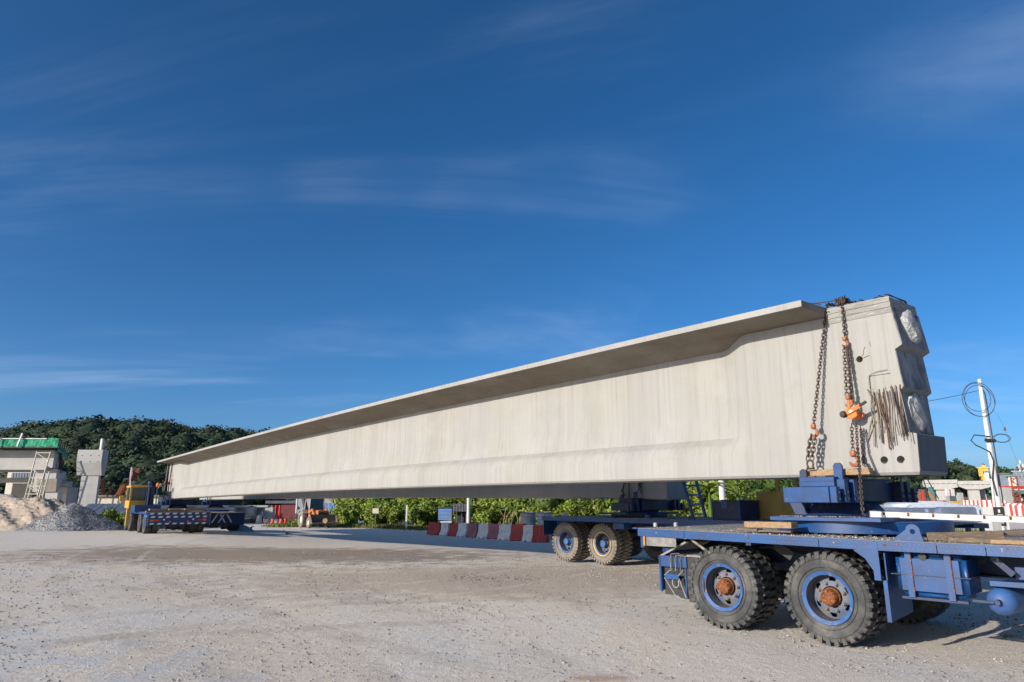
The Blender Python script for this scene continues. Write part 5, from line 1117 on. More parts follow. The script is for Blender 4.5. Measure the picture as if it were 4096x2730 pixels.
for k, (px, lab) in enumerate(((945 + 0, 'orange traffic cone beside the tripod clutter'), (1056, 'bright orange-red cone near the stored beams'))):
    single('traffic_cone', MB().lathe([(.25, 0), (.25, .04), (.16, .05), (.04, .65), (.0001, .66)], 14, (0, 0, 0), 'z'), BRIGHTR if k else ORANGE, lab, 'cone', loc=gat(px, 72), smooth=True)
for k, (px, lab) in enumerate(((1088, 'bright red yard barrier, leftmost of three'), (1122, 'bright red yard barrier, middle of three'), (1139, 'bright red yard barrier, rightmost of three'))):
    o = link('yard_barrier', BM[0].mesh(BRIGHTR)); o.location = gat(px, 70); o.rotation_euler = (0, 0, -.9); o.scale = (.6, .6, .62); tag(o, lab, 'barrier', 'small red yard barriers')
for k, (px, lab) in enumerate(((1035, 'pale cement sack standing left of the red cone'), (1068, 'low white sack right of the red cone'), (1105, 'cream sack between red yard barriers'))):
    single('cement_sack', MB().lathe([(.0001, 0), (.3, .03), (.32, .2), (.22, .45 if k else .8), (.0001, .5 if k else .9)], 10, (0, 0, 0), 'z'), CREAM, lab, 'sack', loc=gat(px, 71), smooth=True)
t = thing('tripod', 'small grey tripod standing among the yard clutter', 'tripod', gat(1045, 71.5)); 
for a in (0, 2.1, 4.2): part('leg', MB().tube([(0, 0, 1.2), (.4 * math.cos(a), .4 * math.sin(a), 0)], .03, 5), GALV, t)
single('scrap_pile', MB().lathe([(1.6, 0), (1.4, .5), (.8, .75), (.0001, .8)], 9, (0, 0, 0), 'z'), BLACK, 'dark pile of pipes and fittings in front of the stored beams', 'pile', loc=gat(1010, 74))
t = thing('blue_hoarding', 'blue corrugated hoarding behind the bushes, right of the backhoe', 'hoarding', gat(1355, 74), 0)
for k in range(8):
    mb = MB(); corr(mb, -1.7 + .55 * k, -1.7 + .55 * k + .52, 0, 2.0, 0, .12, .03); part('hoarding_sheet', mb, SHEETB, t)
t = thing('open_shelter', 'open shelter with pale tin roof above the blue hoarding', 'shelter', gat(1330, 78), 0)
mb = MB(); corr(mb, -2.2, 2.3, 2.5, 3.1, 0, .2, .03); part('roof_sheet', mb, GALV, t); part('roof', MB().box(-2.2, 2.3, .04, 3, 3.0, 3.1), SHEETD, t)
for x in (-2, 0, 2): part('post', MB().box(x, x + .1, .1, .2, 0, 3), BLACK, t)

# ------------------------------------------------------------------ left side: piles
def heap(name, lab, cat, cx, cy, rx, ry, h, mat, seed, rough, pw=1.0, ridge=0, kind=None, n=70):
    rr = np.random.RandomState(seed); V = []; F = []
    ph = rr.rand(12) * 6.28
    for i in range(n + 1):
        for j in range(n + 1):
            u, v = -1.12 + 2.24 * i / n, -1.12 + 2.24 * j / n; uu = max(0, abs(u) - ridge) / (1 - ridge)
            r = math.hypot(uu, v); a = math.atan2(v, u)
            z = h * max(-.06, 1 - (r * (1 + .07 * math.sin(3 * a + ph[0]) + .05 * math.sin(5 * a + ph[1]))) ** pw)
            z += rough * (math.sin(u * 11 + ph[2] + 3 * v) * math.sin(v * 9 + ph[3]) + .6 * math.sin(u * 23 + v * 17 + ph[4]) + .5 * rr.normal()) * min(1, max(0, z / h * 4))
            z = min(z, h * (1 - .18 * r) + rough)
            V.append((u * rx, v * ry, z))
    for i in range(n):
        for j in range(n): a = i * (n + 1) + j; F.append((a, a + n + 1, a + n + 2, a + 1))
    o = link(name, npmesh(name, np.array(V), np.array(F), mat, True)); o.location = (cx, cy, zg(cx, cy) - .02); tag(o, lab, cat, kind=kind); return V
g_ = gat(285, 43.5); gp_ = g_
V = heap('gravel_pile', 'grey crushed stone pile with a shaded right side', 'gravel pile', g_.x, g_.y, 2.95, 2.6, 1.72, GRAVM, 3, .03, 1.0, kind='stuff')
rs = np.random.RandomState(31); pts = []; szs = []
for _ in range(15000):
    x, y, z = V[rs.randint(len(V))]; pts.append((g_.x + x + .1 * rs.normal(), g_.y + y + .1 * rs.normal(), zg(g_.x, g_.y) + max(0, z) + .0)); szs.append(.015 + .028 * rs.rand())
tag(link('pile_stones', pebbles('pile_stones', pts, szs, STONED, 12)), 'coarse stones on the grey gravel pile', 'stones', kind='stuff')
g_ = gat(10, 46.5)
heap('sand_pile', 'long yellow sand heap with digging marks at the left edge', 'sand pile', g_.x, g_.y, 6.8, 3.2, 2.1, SANDM, 8, .11, 1.25, .35, kind='stuff', n=110)
g_ = gat(-20, 56); heap('grey_pile', 'blue-grey aggregate pile behind the yellow sand', 'gravel pile', g_.x, g_.y, 4.6, 3, 2.75, GRAVM, 13, .04, 1.1, .2, kind='stuff')
for k, (px, py, lab) in enumerate(((452, 45.2, 'white sack slumped at the right foot of the gravel pile'), (472, 45.6, 'second pale sack nearer the striped trailer'), (440, 46.0, 'torn pale sack behind the other two'))):
    bm = bmesh.new(); bmesh.ops.create_icosphere(bm, subdivisions=2, radius=.3)
    for v in bm.verts: v.co = Vector((v.co.x * 1.5, v.co.y, max(-.02, v.co.z * .8)) ) * (1 + .2 * math.sin(v.co.x * 15 + k))
    me = bpy.data.meshes.new('sack'); bm.to_mesh(me); bm.free(); me.materials.append(WHITEPL); o = link('cement_sack', me); o.location = gat(px, py); tag(o, lab, 'sack')
t = thing('shrub', 'green weedy bush left of the far striped trailer', 'shrub', gat(430, 50), 0)
leafobj('foliage', [(-.9 + .5 * k, .2 * (k % 2), .45 + .3 * (k % 3), .65, .5, .5) for k in range(6)], 260, .12, BUSH, parent=t, seed=91, up=.3)
t = thing('shrub', 'darker bush between the gravel pile and the yellow cab', 'shrub', gat(500, 51), 0)
leafobj('foliage', [(-.9 + .5 * k, .2 * (k % 2), .35 + .2 * (k % 3), .6, .5, .45) for k in range(5)], 260, .12, BUSHD, parent=t, seed=92, up=.3)

# site sheds between pier and yellow cab
t = thing('site_shed', 'low shed with dark blue corrugated roof left of the yellow cab', 'shed', gat(450, 56), 0)
mb = MB(); Wd = 2.9
for k in range(26):
    x = -Wd + 2 * Wd * k / 26
    part('roof_sheet', MB().add([(x, -.4, 1.1), (x + .2, -.4, 1.1), (x + .28, 1.2, 1.95), (x + .08, 1.2, 1.95), (x, -.4, 1.14 + .03 * (k % 2)), (x + .2, -.4, 1.14), (x + .28, 1.2, 2.0), (x + .08, 1.2, 1.99 + .03 * (k % 2))], [(0, 3, 2, 1), (4, 5, 6, 7), (0, 1, 5, 4), (2, 3, 7, 6), (1, 2, 6, 5), (3, 0, 4, 7)]), material('slate_blue_sheet', (.10, .14, .22), (.07, .1, .16), rough=.5) if k % 3 == 1 else SHEETD, t)
part('shed_wall', MB().box(-Wd + .3, Wd - .2, .6, 3, 0, 1.3), TARP, t)
t = thing('cream_wall', 'long cream site building behind the dark blue shed', 'building', gat(505, 64), 0)
part('wall', MB().box(-3.6, 2.6, 0, 4, 0, 2.6), CREAM, t); part('roof', MB().box(-3.8, 2.8, -.3, 4.3, 2.6, 2.75), RODM, t)
single('white_tank', MB().box(-.7, .7, 0, .8, 0, .9), WHITEP, 'small white cabinet behind the bush left of the far trailer', 'cabinet', loc=gat(478, 53), bevel=.03)
# red lattice boom and orange machine parts
RB = material('rusty_red_boom', (.30, .06, .04), (.2, .05, .035), scale=2)
t = thing('crawler_crane', 'dark red lattice boom crane rising behind the sheds on the left', 'crane', gat(470, 75), 0)
a, b = at(455, 2000, 75) - t.location, at(553, 1880, 75) - t.location
for o_ in ((0, 0, .28), (0, 0, -.28), (0, .5, .28), (0, .5, -.28)): part('boom_chord', MB().bar(a + Vector(o_), b + Vector(o_) * .6, .09), RB, t)
for k in range(10):
    f0, f1 = k / 10, (k + 1) / 10; s_ = 1 if k % 2 else -1
    part('boom_brace', MB().bar(a.lerp(b, f0) + Vector((0, 0, .28 * s_)), a.lerp(b, f1) - Vector((0, 0, .28 * s_)), .06), RB, t)
part('crane_body', MB().box(-3, 1, 0, 3, .6, 2.6), RB, t, .05)
single('excavator_arm', MB().bar((0, 0, 0), (.55, 0, 1.1), .5, .4).bar((.5, 0, 1.1), (.7, 0, 1.2), .4, .3), ORANGE, 'orange-red machine arm in front of the lattice boom', 'machine arm', loc=at(468, 1990, 70))
t = thing('piling_rig', 'small red piling rig right of the free-standing pier', 'rig', gat(400, 72), 0)
part('rig_body', MB().box(-.3, .5, 0, 1, 1.2, 2.6), RB, t, .03); part('rig_arm', MB().bar((-.1, 0, 2.5), (-.3, 0, 4.4), .25), RB, t); part('rig_track', MB().box(-.6, .8, -.2, 1.2, 0, .6), BLACK, t, .05)
part('rig_mast', MB().bar((.2, .3, 2.5), (.5, .3, 3.4), .15), RB, t)

# free-standing pier with hammerhead cap
def pier(lab, px, dep, W_, cols, prof, cap0, cap1, cd_, hcol, joints, rz, mat=CONC2, pipe=False, name='bridge_pier'):
    t = thing(name, lab, 'bridge pier', gat(px, dep), rz)
    for k in range(len(joints) - 1): part('column_lift', MB().box(-W_ / 2, W_ / 2, -W_ * .2, W_ * .2, joints[k] + .02, joints[k + 1] - .02), mat, t)
    part('column_core', MB().box(-W_ / 2 + .03, W_ / 2 - .03, -W_ * .2 + .03, W_ * .2 - .03, joints[0], joints[-1]), mat, t)
    part('pier_cap', MB().prism(prof, cap0, cap1, 'x'), mat, t)
    return t
Yp = 62; s_ = Yp / FPX
hz = lambda py: at(350, py, Yp).z - gat(350, Yp).z
t = pier('free-standing concrete pier with a heavy cap and a pipe on top', 338, Yp, 66 * s_, None, [(-1.0, hz(1853)), (-1.0, hz(1802)), (.75, hz(1802)), (.75, hz(1845)), (.4, hz(1903)), (-.45, hz(1903))], -1.12, 1.02, 0, 0, [-.3, hz(2032), hz(1987), hz(1941), hz(1904)], math.radians(3), pipe=True)
t.scale = (1, .6, 1)
part('pipe', MB().lathe([(.16, hz(1803)), (.16, hz(1757))], 16, (.65, -.3, 0), 'z'), GALV, t, smooth=True)
for x in (-.7, .05, .75):
    for z in (hz(1825), hz(1849)): part('tie_hole', MB().box(x - .05, x + .05, -1.006, -.999, z - .05, z + .05), BLACK, t)
# unfinished viaduct with green netting at the left edge
Yv = 66; hz = lambda py: at(100, py, Yv).z; vx = lambda px: at(px, 1900, Yv).x
t = thing('unfinished_bridge', 'unfinished viaduct span with green netting along its edge', 'bridge', (0, 0, 0))
vy = lambda px, y: (at(px, 1900, y).x, y)
part('deck_slab', MB().prism([(vx(-400), Yv - 1.6), vy(218, Yv - 1.6), vy(262, Yv + 10.5), (vx(-400) - 5, Yv + 10.5)], hz(1797), hz(1791), 'z'), BLACK, t)
part('girder_web', MB().box(vx(-400), vx(205), Yv, Yv + .5, hz(1872), hz(1799)), CONC2, t)
part('girder_foot', MB().box(vx(-400), vx(185), Yv - .18, Yv + .7, hz(1880), hz(1866)), CONC2, t)
part('rear_girder', MB().box(vx(-400), at(196, 1900, Yv + 3).x, Yv + 3, Yv + 3.5, hz(1884), hz(1800)), CONC2, t)
for k in range(22):
    x = vx(5 + 10 * k); part('outrigger', MB().bar((x, Yv - .1, hz(1801)), (x, Yv - 1.5, hz(1797)), .1), BLACK, t)
def net(x0, y0, x1, y1, z0, z1, n, seed):
    rr = random.Random(seed); vs = []; fs = []; d = Vector((x1 - x0, y1 - y0, 0)); nn = Vector((d.y, -d.x, 0)).normalized()
    for i in range(n + 1):
        p_ = Vector((x0, y0, 0)) + d * (i / n)
        for j in range(5): f_ = j / 4; q_ = p_ + nn * (.04 * math.sin(i * 1.7 + j) + rr.uniform(-.03, .03)); q_.z = z0 + (z1 - z0) * f_ + (.05 * math.sin(i * .9) if j in (0, 4) else 0); vs.append(q_)
    for i in range(n):
        for j in range(4): a = i * 5 + j; fs.append((a, a + 5, a + 6, a + 1))
    return MB().add(vs, fs)
part('safety_net', net(vx(-400), Yv - 1.6, vy(213, Yv - 1.6)[0], Yv - 1.6, hz(1794), hz(1760), 60, 3), NET, t)
part('safety_net', net(vy(213, Yv - 1.6)[0], Yv - 1.55, vy(262, Yv + 10.5)[0], Yv + 10.5, hz(1812), hz(1784), 24, 4), NET, t)
part('net_rail', MB().bar((vx(-400), Yv - 1.66, hz(1760)), (vx(213), Yv - 1.66, hz(1762)), .07), WHITEPL, t)
for px in (30,): part('net_pole', MB().bar((vx(px), Yv - 1.8, hz(1792)), (vx(px + 2), Yv - 1.8, hz(1760)), .12), WHITEPL, t)
part('net_pole', MB().bar((vx(106), Yv - 1.85, hz(1792)), (vx(119), Yv - 1.85, hz(1742)), .13), GALV, t)
for k in range(7): y = Yv - 1.4 + 1.9 * k; x = vy(214 + 8 * k, y)[0]; part('edge_post', MB().bar((x, y, hz(1800)), (x, y, hz(1762)), .06), BLACK, t)
for k in range(4):
    x = vx(200 + 6 * k); part('rebar_column', MB().bar((x, Yv + .5 + .2 * k, hz(1872)), (x, Yv + .5, hz(1812)), .12), GALV if k < 2 else BLACK, t)
for k in range(3): part('rebar_column', MB().bar((vy(232 + 8 * k, Yv + 2)[0], Yv + 2, hz(1890)), (vy(232 + 8 * k, Yv + 2)[0], Yv + 2, hz(1838)), .06), BLACK, t)
t = thing('bridge_pier', 'concrete hammerhead pier behind the scaffold tower', 'bridge pier', (0, 0, 0))
z0 = -1
part('pier_soffit', MB().prism([(vx(142), hz(1915)), (vx(222), hz(1915)), (vx(226), hz(1968)), (vx(150), hz(1968))], Yv + .3, Yv + .38, 'y'), SOFFIT, t)
rg_ = []
for py, f_ in ((1876, 1), (1912, 1), (1968, .35)):
    yf = Yv + .5 + 7.5 * f_; rg_ += [(*vy(140, Yv + .4), hz(py)), (*vy(225, Yv + .4), hz(py)), (*vy(225 + 40 * f_, yf), hz(py)), (*vy(140, yf), hz(py))]
mb = MB(); mb.add(rg_, [(0, 3, 2, 1)[::-1]] + [(i * 4 + k, i * 4 + (k + 1) % 4, i * 4 + 4 + (k + 1) % 4, i * 4 + 4 + k) for i in (0, 1) for k in range(4)] + [(8, 9, 10, 11)]); part('pier_head', mb, CONC2, t)
part('column', MB().box(vx(178), vx(228), Yv + .5, Yv + 1.3, z0, hz(1968)), CONC2, t)
t = thing('bridge_ramp', 'pale sloping ramp parapet and abutment low at the left edge', 'bridge', (0, 0, 0))
mb = MB(); mb.prism([(vx(-200), hz(1905)), (vx(38), hz(1900)), (vx(120), hz(1922)), (vx(120), hz(1944)), (vx(20), hz(1925)), (vx(-200), hz(1925))], Yv + 6, Yv + 6.6, 'y'); part('parapet', mb, CONC2, t)
mb = MB(); mb.prism([(vx(50), hz(1936)), (vx(112), hz(1946)), (vx(112), -1), (vx(72), -1)], Yv + 6.2, Yv + 8, 'y'); part('abutment', mb, CONC2, t)
part('shade_coloured_wall', MB().box(vx(-200), vx(60), Yv + 8.5, Yv + 9, -1, hz(1925)), BLACK, t)  # wall's shade is put into its near-black colour
t = thing('far_block', 'distant pale blue building with a row of windows behind the viaduct', 'building', (0, 0, 0))
part('wall', MB().box(at(30, 1900, 110).x, at(125, 1900, 110).x, 110, 118, -1, at(100, 1885, 110).z), CREAM, t)
for k in range(7): x = at(48 + 11 * k, 1900, 110).x; part('window', MB().box(x, x + .28, 109.9, 110.05, at(50, 1912, 110).z, at(50, 1892, 110).z), BGREY, t)
# scaffold tower
t = thing('scaffold_tower', 'pale tubular scaffold tower in front of the viaduct', 'scaffold', (0, 0, 0))
Ys = 60; sx = lambda px, d=0: at(px, 1900, Ys + d).x; sz = lambda py: at(150, py, Ys).z
legs = [(134, 1806, 114, 1998, 0), (189, 1808, 160, 2010, 0), (139, 1876, 126, 2000, 1.5), (196, 1884, 182, 2008, 1.5), (179, 1896, 171, 2008, .8)]
tops = []
for a, b, c_, d_, dd in legs: part('standard', MB().tube([(sx(a, dd), Ys + dd, sz(b)), (sx(c_, dd), Ys + dd, sz(d_))], .055, 6), CREAM, t)
def lx(i, py): a, b, c_, d_, dd = legs[i]; f_ = (py - b) / (d_ - b); return (sx(a + (c_ - a) * f_, dd), Ys + dd, sz(py))
for k, py in enumerate((1812, 1845, 1878, 1912, 1945, 1977)):
    part('ledger', MB().tube([lx(0, py), lx(1, py)], .035, 5), CREAM, t)
    if py < 1970: part('brace', MB().tube([lx(k % 2, py), lx(1 - k % 2, py + 32)], .03, 5), CREAM, t)
    if py > 1880: part('ledger', MB().tube([lx(2, py), lx(3, py)], .03, 5), CREAM, t); part('brace', MB().tube([lx(2 + k % 2, py), lx(3 - k % 2, py + 28)], .03, 5), CREAM, t)

# ------------------------------------------------------------------ right side: pole, cables, boxes
g_ = gat(4006, 33); tp = at(3917, 1518, 33); pv = Vector((g_.x, g_.y, g_.z))
pole = thing('utility_pole', 'tall pale utility pole with coiled black cables at the right', 'pole', pv)
lean = Vector((tp.x, g_.y, tp.z)) - pv; dirp = lean.normalized()
part('shaft', MB().tube([(0, 0, 0), lean * .45, lean], [.135, .12, .085], 18), POLEM, pole, smooth=True)
for f_ in (.3, .42, .62, .78): part('band', MB().tube([lean * f_ - dirp * .012, lean * f_ + dirp * .012], .13 - .035 * f_, 16), BLACK, pole)
part('cable_duct', MB().tube([Vector((-.28, .0, 0)), Vector((-.16, -.02, 0)) + lean * .36], .05, 8), POLEM, pole, smooth=True)
part('riser_cable', MB().tube([Vector((.16, -.05, .6)), Vector((.15, -.12, 0)) + lean * .25, Vector((.14, -.12, 0)) + lean * .45, Vector((.13, -.11, 0)) + lean * .62, Vector((.1, -.1, 0)) + lean * .9, lean * .97], .028, 6), BLACK, pole, smooth=True)
part('riser_cable', MB().tube([Vector((-.12, -.16, 1.9)), Vector((-.2, -.14, 0)) + lean * .36, Vector((-.02, -.15, 0)) + lean * .47, Vector((-.15, -.15, 0)) + lean * .53, Vector((-.75, -.15, 0)) + lean * .57, Vector((-.95, -.15, 0)) + lean * .60, Vector((-.75, -.15, 0)) + lean * .635, lean * .625 + Vector((0, -.13, 0))], .028, 6), BLACK, pole, smooth=True)
part('splice_box', MB().tube([lean * .60 + Vector((-.25, -.15, .02)), lean * .60 + Vector((.2, -.15, -.02))], .085, 8), BLACK, pole, smooth=True)
cc = thing('cable_coil', 'loose black cable coil hung near the top of the utility pole', 'cable', pv)
c0 = lean * .845 + Vector((-.28, -.14, 0))
for r_, e in ((.88, 0), (.80, .08), (.72, -.1)):
    part('cable_loop', MB().tube([c0 + Vector((r_ * .9 * math.cos(a) + e * .5, .03 * math.sin(a * 2), r_ * .95 * math.sin(a) + .15 - e)) for a in np.linspace(0, 2 * PI, 30)[:-1]], .014, 5, closed=True), BLACK, cc, smooth=True)
cc = thing('cable_coil', 'smaller black cable coil strapped halfway up the utility pole', 'cable', pv)
c0 = lean * .61 + Vector((.55, -.14, .03))
for r_ in (.42, .36): part('cable_loop', MB().tube([c0 + Vector((r_ * math.cos(a), 0, r_ * .5 * math.sin(a))) for a in np.linspace(0, 2 * PI, 22)[:-1]], .012, 5, closed=True), BLACK, cc, smooth=True)
pw = pv + lean * .93; pe = pole2 + Vector((0, 0, 7.6)); wp = [pw.lerp(pe, f_) + Vector((0, 0, -.9 * 4 * f_ * (1 - f_))) for f_ in np.linspace(0, 1, 16)]
single('overhead_wire', MB().tube(wp, .014, 5), BLACK, 'black wire sagging from the pole top to behind the girder', 'wire')
sw = [pv + lean * .9, pv + lean * .75 + Vector((.9, .3, 0)), pv + lean * .68 + Vector((1.15, .4, 0)), pv + lean * .4 + Vector((1.9, .8, 0))]
single('stay_wire', MB().tube(sw, .004, 4), BLACK, 'hair-thin stay wire right of the utility pole', 'wire'); single('wire_insulator', MB().lathe([(.02, -.09), (.05, -.07), (.05, .07), (.02, .09)], 8, (0, 0, 0), 'z'), RUST, 'small brown insulator on the thin stay wire', 'insulator', loc=sw[2])
mbx = thing('meter_cabinet', 'grey electricity cabinet with a meter beside the pole foot', 'cabinet', gat(3985, 30.5), math.radians(-12))
part('cabinet_body', MB().box(-.42, -.02, 0, .3, .42, 1.42), POLEM, mbx, .01); part('cabinet_door', MB().box(-.33, -.10, -.015, -.002, .7, 1.1), WHITEPL, mbx); part('meter_frame', MB().box(.02, .40, .02, .28, .62, 1.42), BLACK, mbx, .01); part('meter', MB().box(.10, .32, -.02, .015, .72, 1.12), GALV, mbx, .01); part('meter_dial', MB().box(.14, .22, -.03, -.021, 1.18, 1.32), WHITEP, mbx)
part('side_pole', MB().box(.42, .50, 0, .08, .0, 1.45), POLEM, mbx)
sb = thing('painted_stub', 'concrete stub post painted red over dark green at the pole foot', 'post', gat(3987, 28.6), math.radians(-10))
part('stub', MB().box(-.12, .12, -.1, .1, .36, .85), CONC2, sb); part('red_band', MB().box(-.125, .125, -.105, .105, .2, .36), BRIGHTR, sb); part('green_band', MB().box(-.12, .12, -.1, .1, 0, .2), TEAL, sb)
t = thing('shrub', 'low dark green weed clump at the right edge by the pole foot', 'shrub', gat(4060, 26.5), 0)
leafobj('foliage', [(-.5 + .35 * k, 0, .15 + .07 * (k % 2), .35, .3, .22) for k in range(4)], 260, .06, BUSHD, parent=t, seed=95, up=.4)

# wrapped steel sections in stacks
rr = random.Random(9); names_ = ['dark glossy wrapped section at the front of the stack, nearest the girder end', 'wrapped section with bright window-like highlights, front right of the stack', 'long wrapped section in the second row of the stack', 'wrapped section behind the front row, right half', 'white-topped section in the back row', 'short white section lying on the back row', 'white wrapped section at the far left of the stack', 'pale section across the top of the stack']
W0 = gat(3560, 24); W1 = gat(3925, 24)
for k, (p0, p1, dep, z0_, hh, m) in enumerate(((3535, 3770, 20.5, 1.07, .42, SHINY), (3768, 3915, 20.0, 1.06, .44, SHINY), (3655, 3925, 20.9, 1.08, .47, WRAP), (3700, 3932, 21.3, 1.10, .46, WRAP), (3640, 3850, 23.5, 1.36, .26, WRAP), (3700, 3820, 25.5, 1.4, .24, WRAP), (3640, 3790, 26.5, 1.42, .26, WRAP), (3600, 3700, 22.8, 1.30, .20, WRAP))):
    a = gat(p0, dep); b = gat(p1, dep); W_ = (b - a).xy.length; h_ = hh
    single('steel_section', MB().prism([(-W_ / 2, z0_), (W_ / 2, z0_ + .0), (W_ / 2, z0_ + h_ * .9), (W_ / 2 - .06, z0_ + h_), (-W_ / 2 + .08, z0_ + h_), (-W_ / 2, z0_ + h_ * .85)], 0, .34 if k < 4 else 1.6, 'y'), m, names_[k], 'steel section', 'plastic-wrapped steel sections', loc=(a + b) / 2, rz=math.radians(-2), bevel=.02, smooth=True)
t = thing('steel_trestle', 'low dark trestle under the wrapped steel sections', 'trestle', gat(3740, 20.6), 0)
part('trestle_beam', MB().box(-1.8, 1.5, -.1, .2, .9, 1.04), SHEETD, t); part('trestle_beam', MB().box(-1.8, 1.5, 5.4, 5.7, 1.05, 1.18), SHEETD, t)
for x in (-1.5, -.9, -.3, .3, .9, 1.3): part('trestle_leg', MB().box(x, x + .1, -.05, .05, 0, .9), SHEETD, t); part('trestle_leg', MB().box(x, x + .1, 5.5, 5.6, 0, 1.05), SHEETD, t)
part('ribbed_sheet', MB().box(-1.7, .6, .1, .14, .1, .72), SHEETD, t)

# red and white striped barriers beyond
def striped(px, dep, L_, rz, lab, n):
    t = thing('road_barrier', lab, 'barrier', gat(px, dep), rz, 'striped road barriers')
    pr = [(-.3, 0), (.3, 0), (.3, .08), (.12, .4), (.09, 1.05), (-.09, 1.05), (-.12, .4), (-.3, .08)]
    part('barrier_body', MB().prism(pr, -L_ / 2, L_ / 2, 'x'), WHITEP, t)
    for k in range(n):
        x = -L_ / 2 + L_ * (k + .25) / n; w_ = L_ / n * .45; p2 = [(y * 1.0 - (.005 if y < 0 else -.005), z + (.004 if z > 1 else 0)) for y, z in pr]
        part('red_stripe', MB().prism(p2, x, x + w_, 'x'), BRIGHTR, t)
for k, (px, dep, lab) in enumerate(((4035, 54, 'striped barrier right beside the utility pole'), (4080, 52.5, 'striped barrier at the right edge, second from the pole'), (4128, 51, 'striped barrier cut by the right edge of the view'))): striped(px, dep, 2.1 * .95, math.radians(-28), lab, 5)
for k, (px, dep) in enumerate(((3912, 78), (3930, 74.5), (3949, 71.5), (3967, 68.5), (3985, 65.5))): striped(px, dep, 2.3, math.radians(-62), ['farthest small striped barrier left of the pole', 'second small striped barrier, next to the farthest', 'third small striped barrier, middle of the receding run', 'fourth small striped barrier, second from the pole', 'nearest small striped barrier just left of the pole'][k], 5)

# bridge works on the right
def tpier(lab, px0, px1, c0, c1, dep, pyt, pym, pyb, side=None):
    z = lambda py: at(3800, py, dep).z; X = lambda px: at(px, 1950, dep).x; gz = zg(X(px0), dep)
    t = thing('bridge_pier', lab, 'bridge pier', (X(px0), dep, gz), 0, 'hammerhead piers on the right'); o0 = Vector(t.location); t.rotation_euler = (0, 0, -.5); t.scale = (.88, 1, 1)
    def q(px, py): return (X(px) - o0.x, z(py) - o0.z)
    part('cap_upper', MB().prism([q(px0, pyt + 14), q(px1 - 1, pyt + 14), q(px1 - 6, pyt), q(px0 + 4, pyt)], 0, 2.6, 'y'), CONC2, t)
    part('cap_lower', MB().prism([q(px0, pyt + 15), q(px1, pyt + 15), q(px1 + 4, pym - 6), q(c1 + 6, pym + 6), q(c0 - 4, pym + 6), q(px0 + 4, pym - 6)], -.15, 2.7, 'y'), CONC2, t)
    part('column', MB().box(q(c0, 0)[0], q(c1, 0)[0], .3, 2.2, -1, q(0, pym + 5)[1]), CONC2, t)
    if side: part('column', MB().box(q(side[0], 0)[0], q(side[1], 0)[0], 2.3, 4, -1, q(0, pym + 3)[1]), CONC2, t)
    for k in range(6): f_ = (k + .5) / 6; x = q(px0 + 8 + (px1 - px0 - 16) * f_, 0)[0]; part('cap_slot', MB().box(x - .25, x + .25, -.158, -.148, q(0, pyt + 17)[1], q(0, pyt + 15.5)[1]), SHEETD, t)
tpier('left hammerhead pier of the bridge works, under the girder end', 3692, 3832, 3741, 3783, 130, 1921, 1954, 2040)
tpier('right hammerhead pier of the bridge works, left of the utility pole', 3833, 3962, 3869, 3912, 124, 1925, 1953, 2030, (3916, 3940))
z_ = lambda py, dep=120: at(3800, py, dep).z
def post_thing(name, lab, cat, px, dep, pyt, w_, mat, grp=None):
    g_ = gat(px, dep); h = at(px, pyt, dep).z - g_.z; single(name, MB().box(-w_ / 2, w_ / 2, -w_ / 2, w_ / 2, -.2, h), mat, lab, cat, grp, loc=g_)
for px, pyt, w_, m, lab in ((3808, 1955, .45, POLEM, 'pale steel casing between the two hammerhead piers'), (3828, 1957, .45, POLEM, 'second pale casing, closer to the right pier'), (3803, 1984, .55, CONC2, 'short concrete pile stub left of the casings'), (3848, 1982, .6, CONC2, 'slim concrete pile stub right of the casings'), (3856, 1972, .7, CONC2, 'taller concrete pile beside the right pier'), (3820, 1985, .7, SHEETD, 'dark stub pile between the pale casings'), (3705, 1958, .7, SHEETD, 'dark casing at the far left of the bridge works'), (3684, 1968, .8, BRICKR, 'rust-striped post left of the dark casing'), (4030, 1951, 1.6, CONC2, 'lone concrete column behind the striped barriers')):
    post_thing('pile_post', lab, 'pile', px, 112 if px != 4030 else 100, pyt, w_, m)
post_thing('red_pile', 'thin red marker pile near the green netting', 'pile', 3708, 110, 1962, .25, BRIGHTR)
single('green_hoarding', MB().box(-.45, .45, 0, .2, 0, 2.2), TEAL, 'green netting panel standing left of the left pier column', 'net', loc=at(3732, 2002, 118))
single('red_sheet', MB().prism([(-.6, 1.1), (.6, 1.2), (.55, 0), (0, -.1)], 0, .2, 'y'), BRIGHTR, 'hanging red sheet between the hammerhead piers', 'sheet', loc=at(3797, 1982, 128))
t = thing('yellow_digger', 'small orange-yellow digger between the bridge piles', 'digger', gat(3838, 108), 0); t.scale = (.5, .5, .55)
part('digger_body', MB().box(-1, 1, 0, 1.6, .7, 1.7), YELLOW, t, .05); part('digger_track', MB().box(-1.1, 1.1, -.2, 1.8, 0, .6), BLACK, t, .05); part('digger_arm', MB().bar((.8, .5, 1.5), (2.2, .5, 2.0), .3), YELLOW, t)
t = thing('orange_digger', 'orange excavator with a long boom by the left pier column', 'digger', gat(3752, 106), 0); t.scale = (.6, .6, .7)
part('digger_body', MB().box(-.5, 3, 0, 1.6, .6, 1.5), BRICKR, t, .05); part('digger_boom', MB().bar((.3, .5, 1.3), (-1.0, .5, 3.4), .3), ORANGE, t); part('digger_track', MB().box(-.4, 2.6, -.2, 1.8, 0, .6), BLACK, t, .05)
for a, b, k in (((3692, 1915), (3722, 2010), 0), ((3708, 1915), (3755, 1998), 1)):
    pa, pb = at(*a, 60), at(*b, 60); single('crane_cable', MB().tube([pa, pb], .05, 4), BLACK, ['left slanting dark cable under the girder end', 'right slanting dark cable under the girder end'][k], 'cable')
